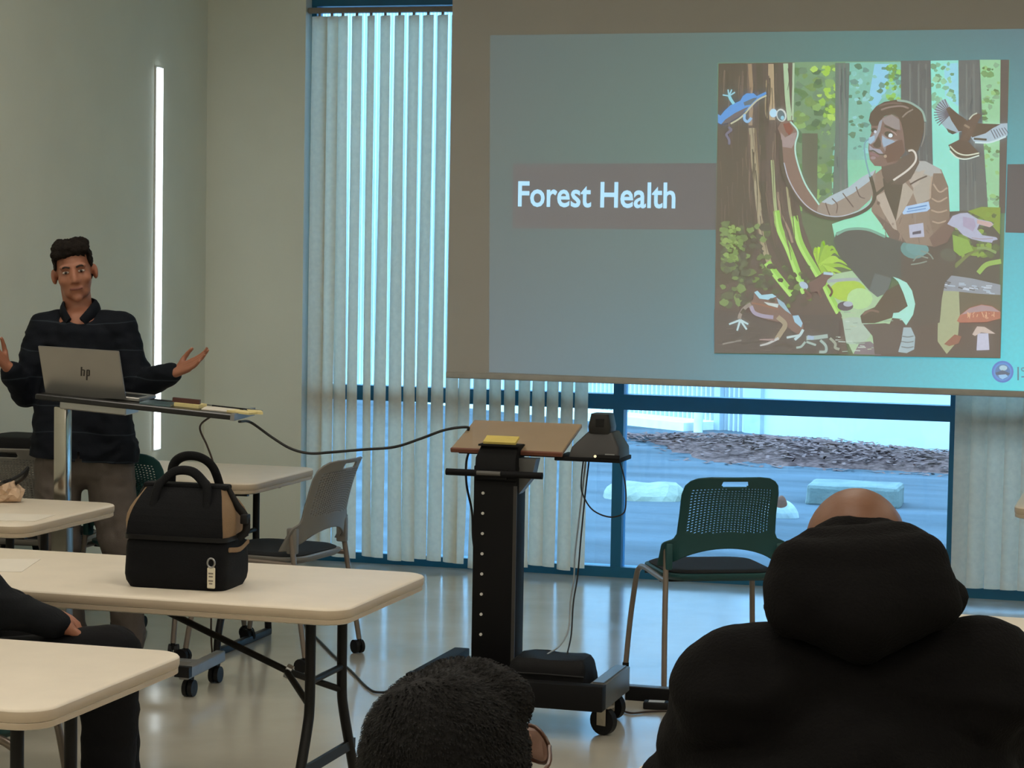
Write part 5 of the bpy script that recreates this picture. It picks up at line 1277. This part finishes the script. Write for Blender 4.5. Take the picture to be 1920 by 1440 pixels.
body = [(tor+z(0, 0, hc3.z-.24), .055, HP(0, .02, -.07), .058), (tor+z(0, 0, .58), .13, tor+z(0, 0, hc3.z-.38), .13), (tor+z(0, -.07, hc3.z-.34), .09, tor+z(0, .07, hc3.z-.34), .09), (tor+z(0, 0, hc3.z-.27), .06, sh, .05), (tor+z(0, 0, hc3.z-.27), .06, sh2, .05),
        (sh, .048, el, .042), (el, .040, wr, .028), (sh2, .048, el2, .042), (el2, .04, wr2, .028),
        (hip+z(.02, -.05, -.02), .085, kn1, .06), (hip+z(.02, .12, -.02), .085, kn2, .06), (kn1, .055, an1, .037), (kn2, .055, an2, .037), (an1, .036, an1+z(.13, 0, -.055), .028), (an2, .036, an2+z(.13, 0, -.055), .028)]
body += hcaps + hand_caps(wr, hd_-wr, (.2, .1, -1), False, .95, (10, 24, 18)) + hand_caps(wr2, (1, 0, -.1), (0, 0, -1), True, .95, (10, 24, 18))
blob('body', body, hells, .008, 5, skinmat('skin_fair', (158, 104, 80)), rt, socket(HP))
eyes(HP, rt, tuple(T.to_3x3().to_euler()))
e3 = tuple(T.to_3x3().to_euler())
blob('hair', [], [(HP(0, .022, .035), (.086, .104, .092), e3), (HP(0, .045, -.03), (.084, .076, .08), e3)], .008, 4, m_hair, rt, lambda c: .005*noise.noise(c*40))
m_jack = M('dark_jacket', (13, 16, 21), .75, spec=.2, var=.1, bump=.2, bscale=200)
jc = [(tor+z(-.01, 0, .53), .165, tor+z(-.01, 0, hc3.z-.37), .16), (tor+z(0, -.08, hc3.z-.33), .115, tor+z(0, .08, hc3.z-.33), .115), (tor+z(0, 0, hc3.z-.28), .085, sh, .072), (tor+z(0, 0, hc3.z-.28), .085, sh2, .072), (sh, .066, el, .054), (el, .052, el.lerp(wr, .86), .038), (sh2, .066, el2, .054), (el2, .052, el2.lerp(wr2, .86), .038)]
blob('jacket', jc, [], .010, 4, m_jack, rt, wrinkle(.008))
m_blkp = M('black_trousers', (12, 12, 15), .85, spec=.2, var=.1, bump=.2)
blob('trousers', [(hip+z(0, -.05, -.02), .115, kn1, .085), (hip+z(0, .12, -.02), .115, kn2, .085), (kn1, .083, an1+z(0, 0, .03), .064), (kn2, .083, an2+z(0, 0, .03), .064), (hip+z(0, -.03, 0), .12, hip+z(0, .12, 0), .12)], [], .011, 4, m_blkp, rt, wrinkle(.006))
for a in (an1, an2): blob('shoe', [(a+z(-.02, 0, -.04), .045, a+z(.15, 0, -.05), .038)], [], .01, 3, m_shoe, rt, cut=[(z(0, 0, .002), z(0, 0, -1))])
wp = F.root.location
cch = Matrix.Rotation(YAW, 3, 'Z') @ (Vector((hip.x+.03, .04, 0))) + wp
chair((cch.x, cch.y), YAW+R(-90), m_dgreen, 'dark green perforated chair under the person between the near tables', True)
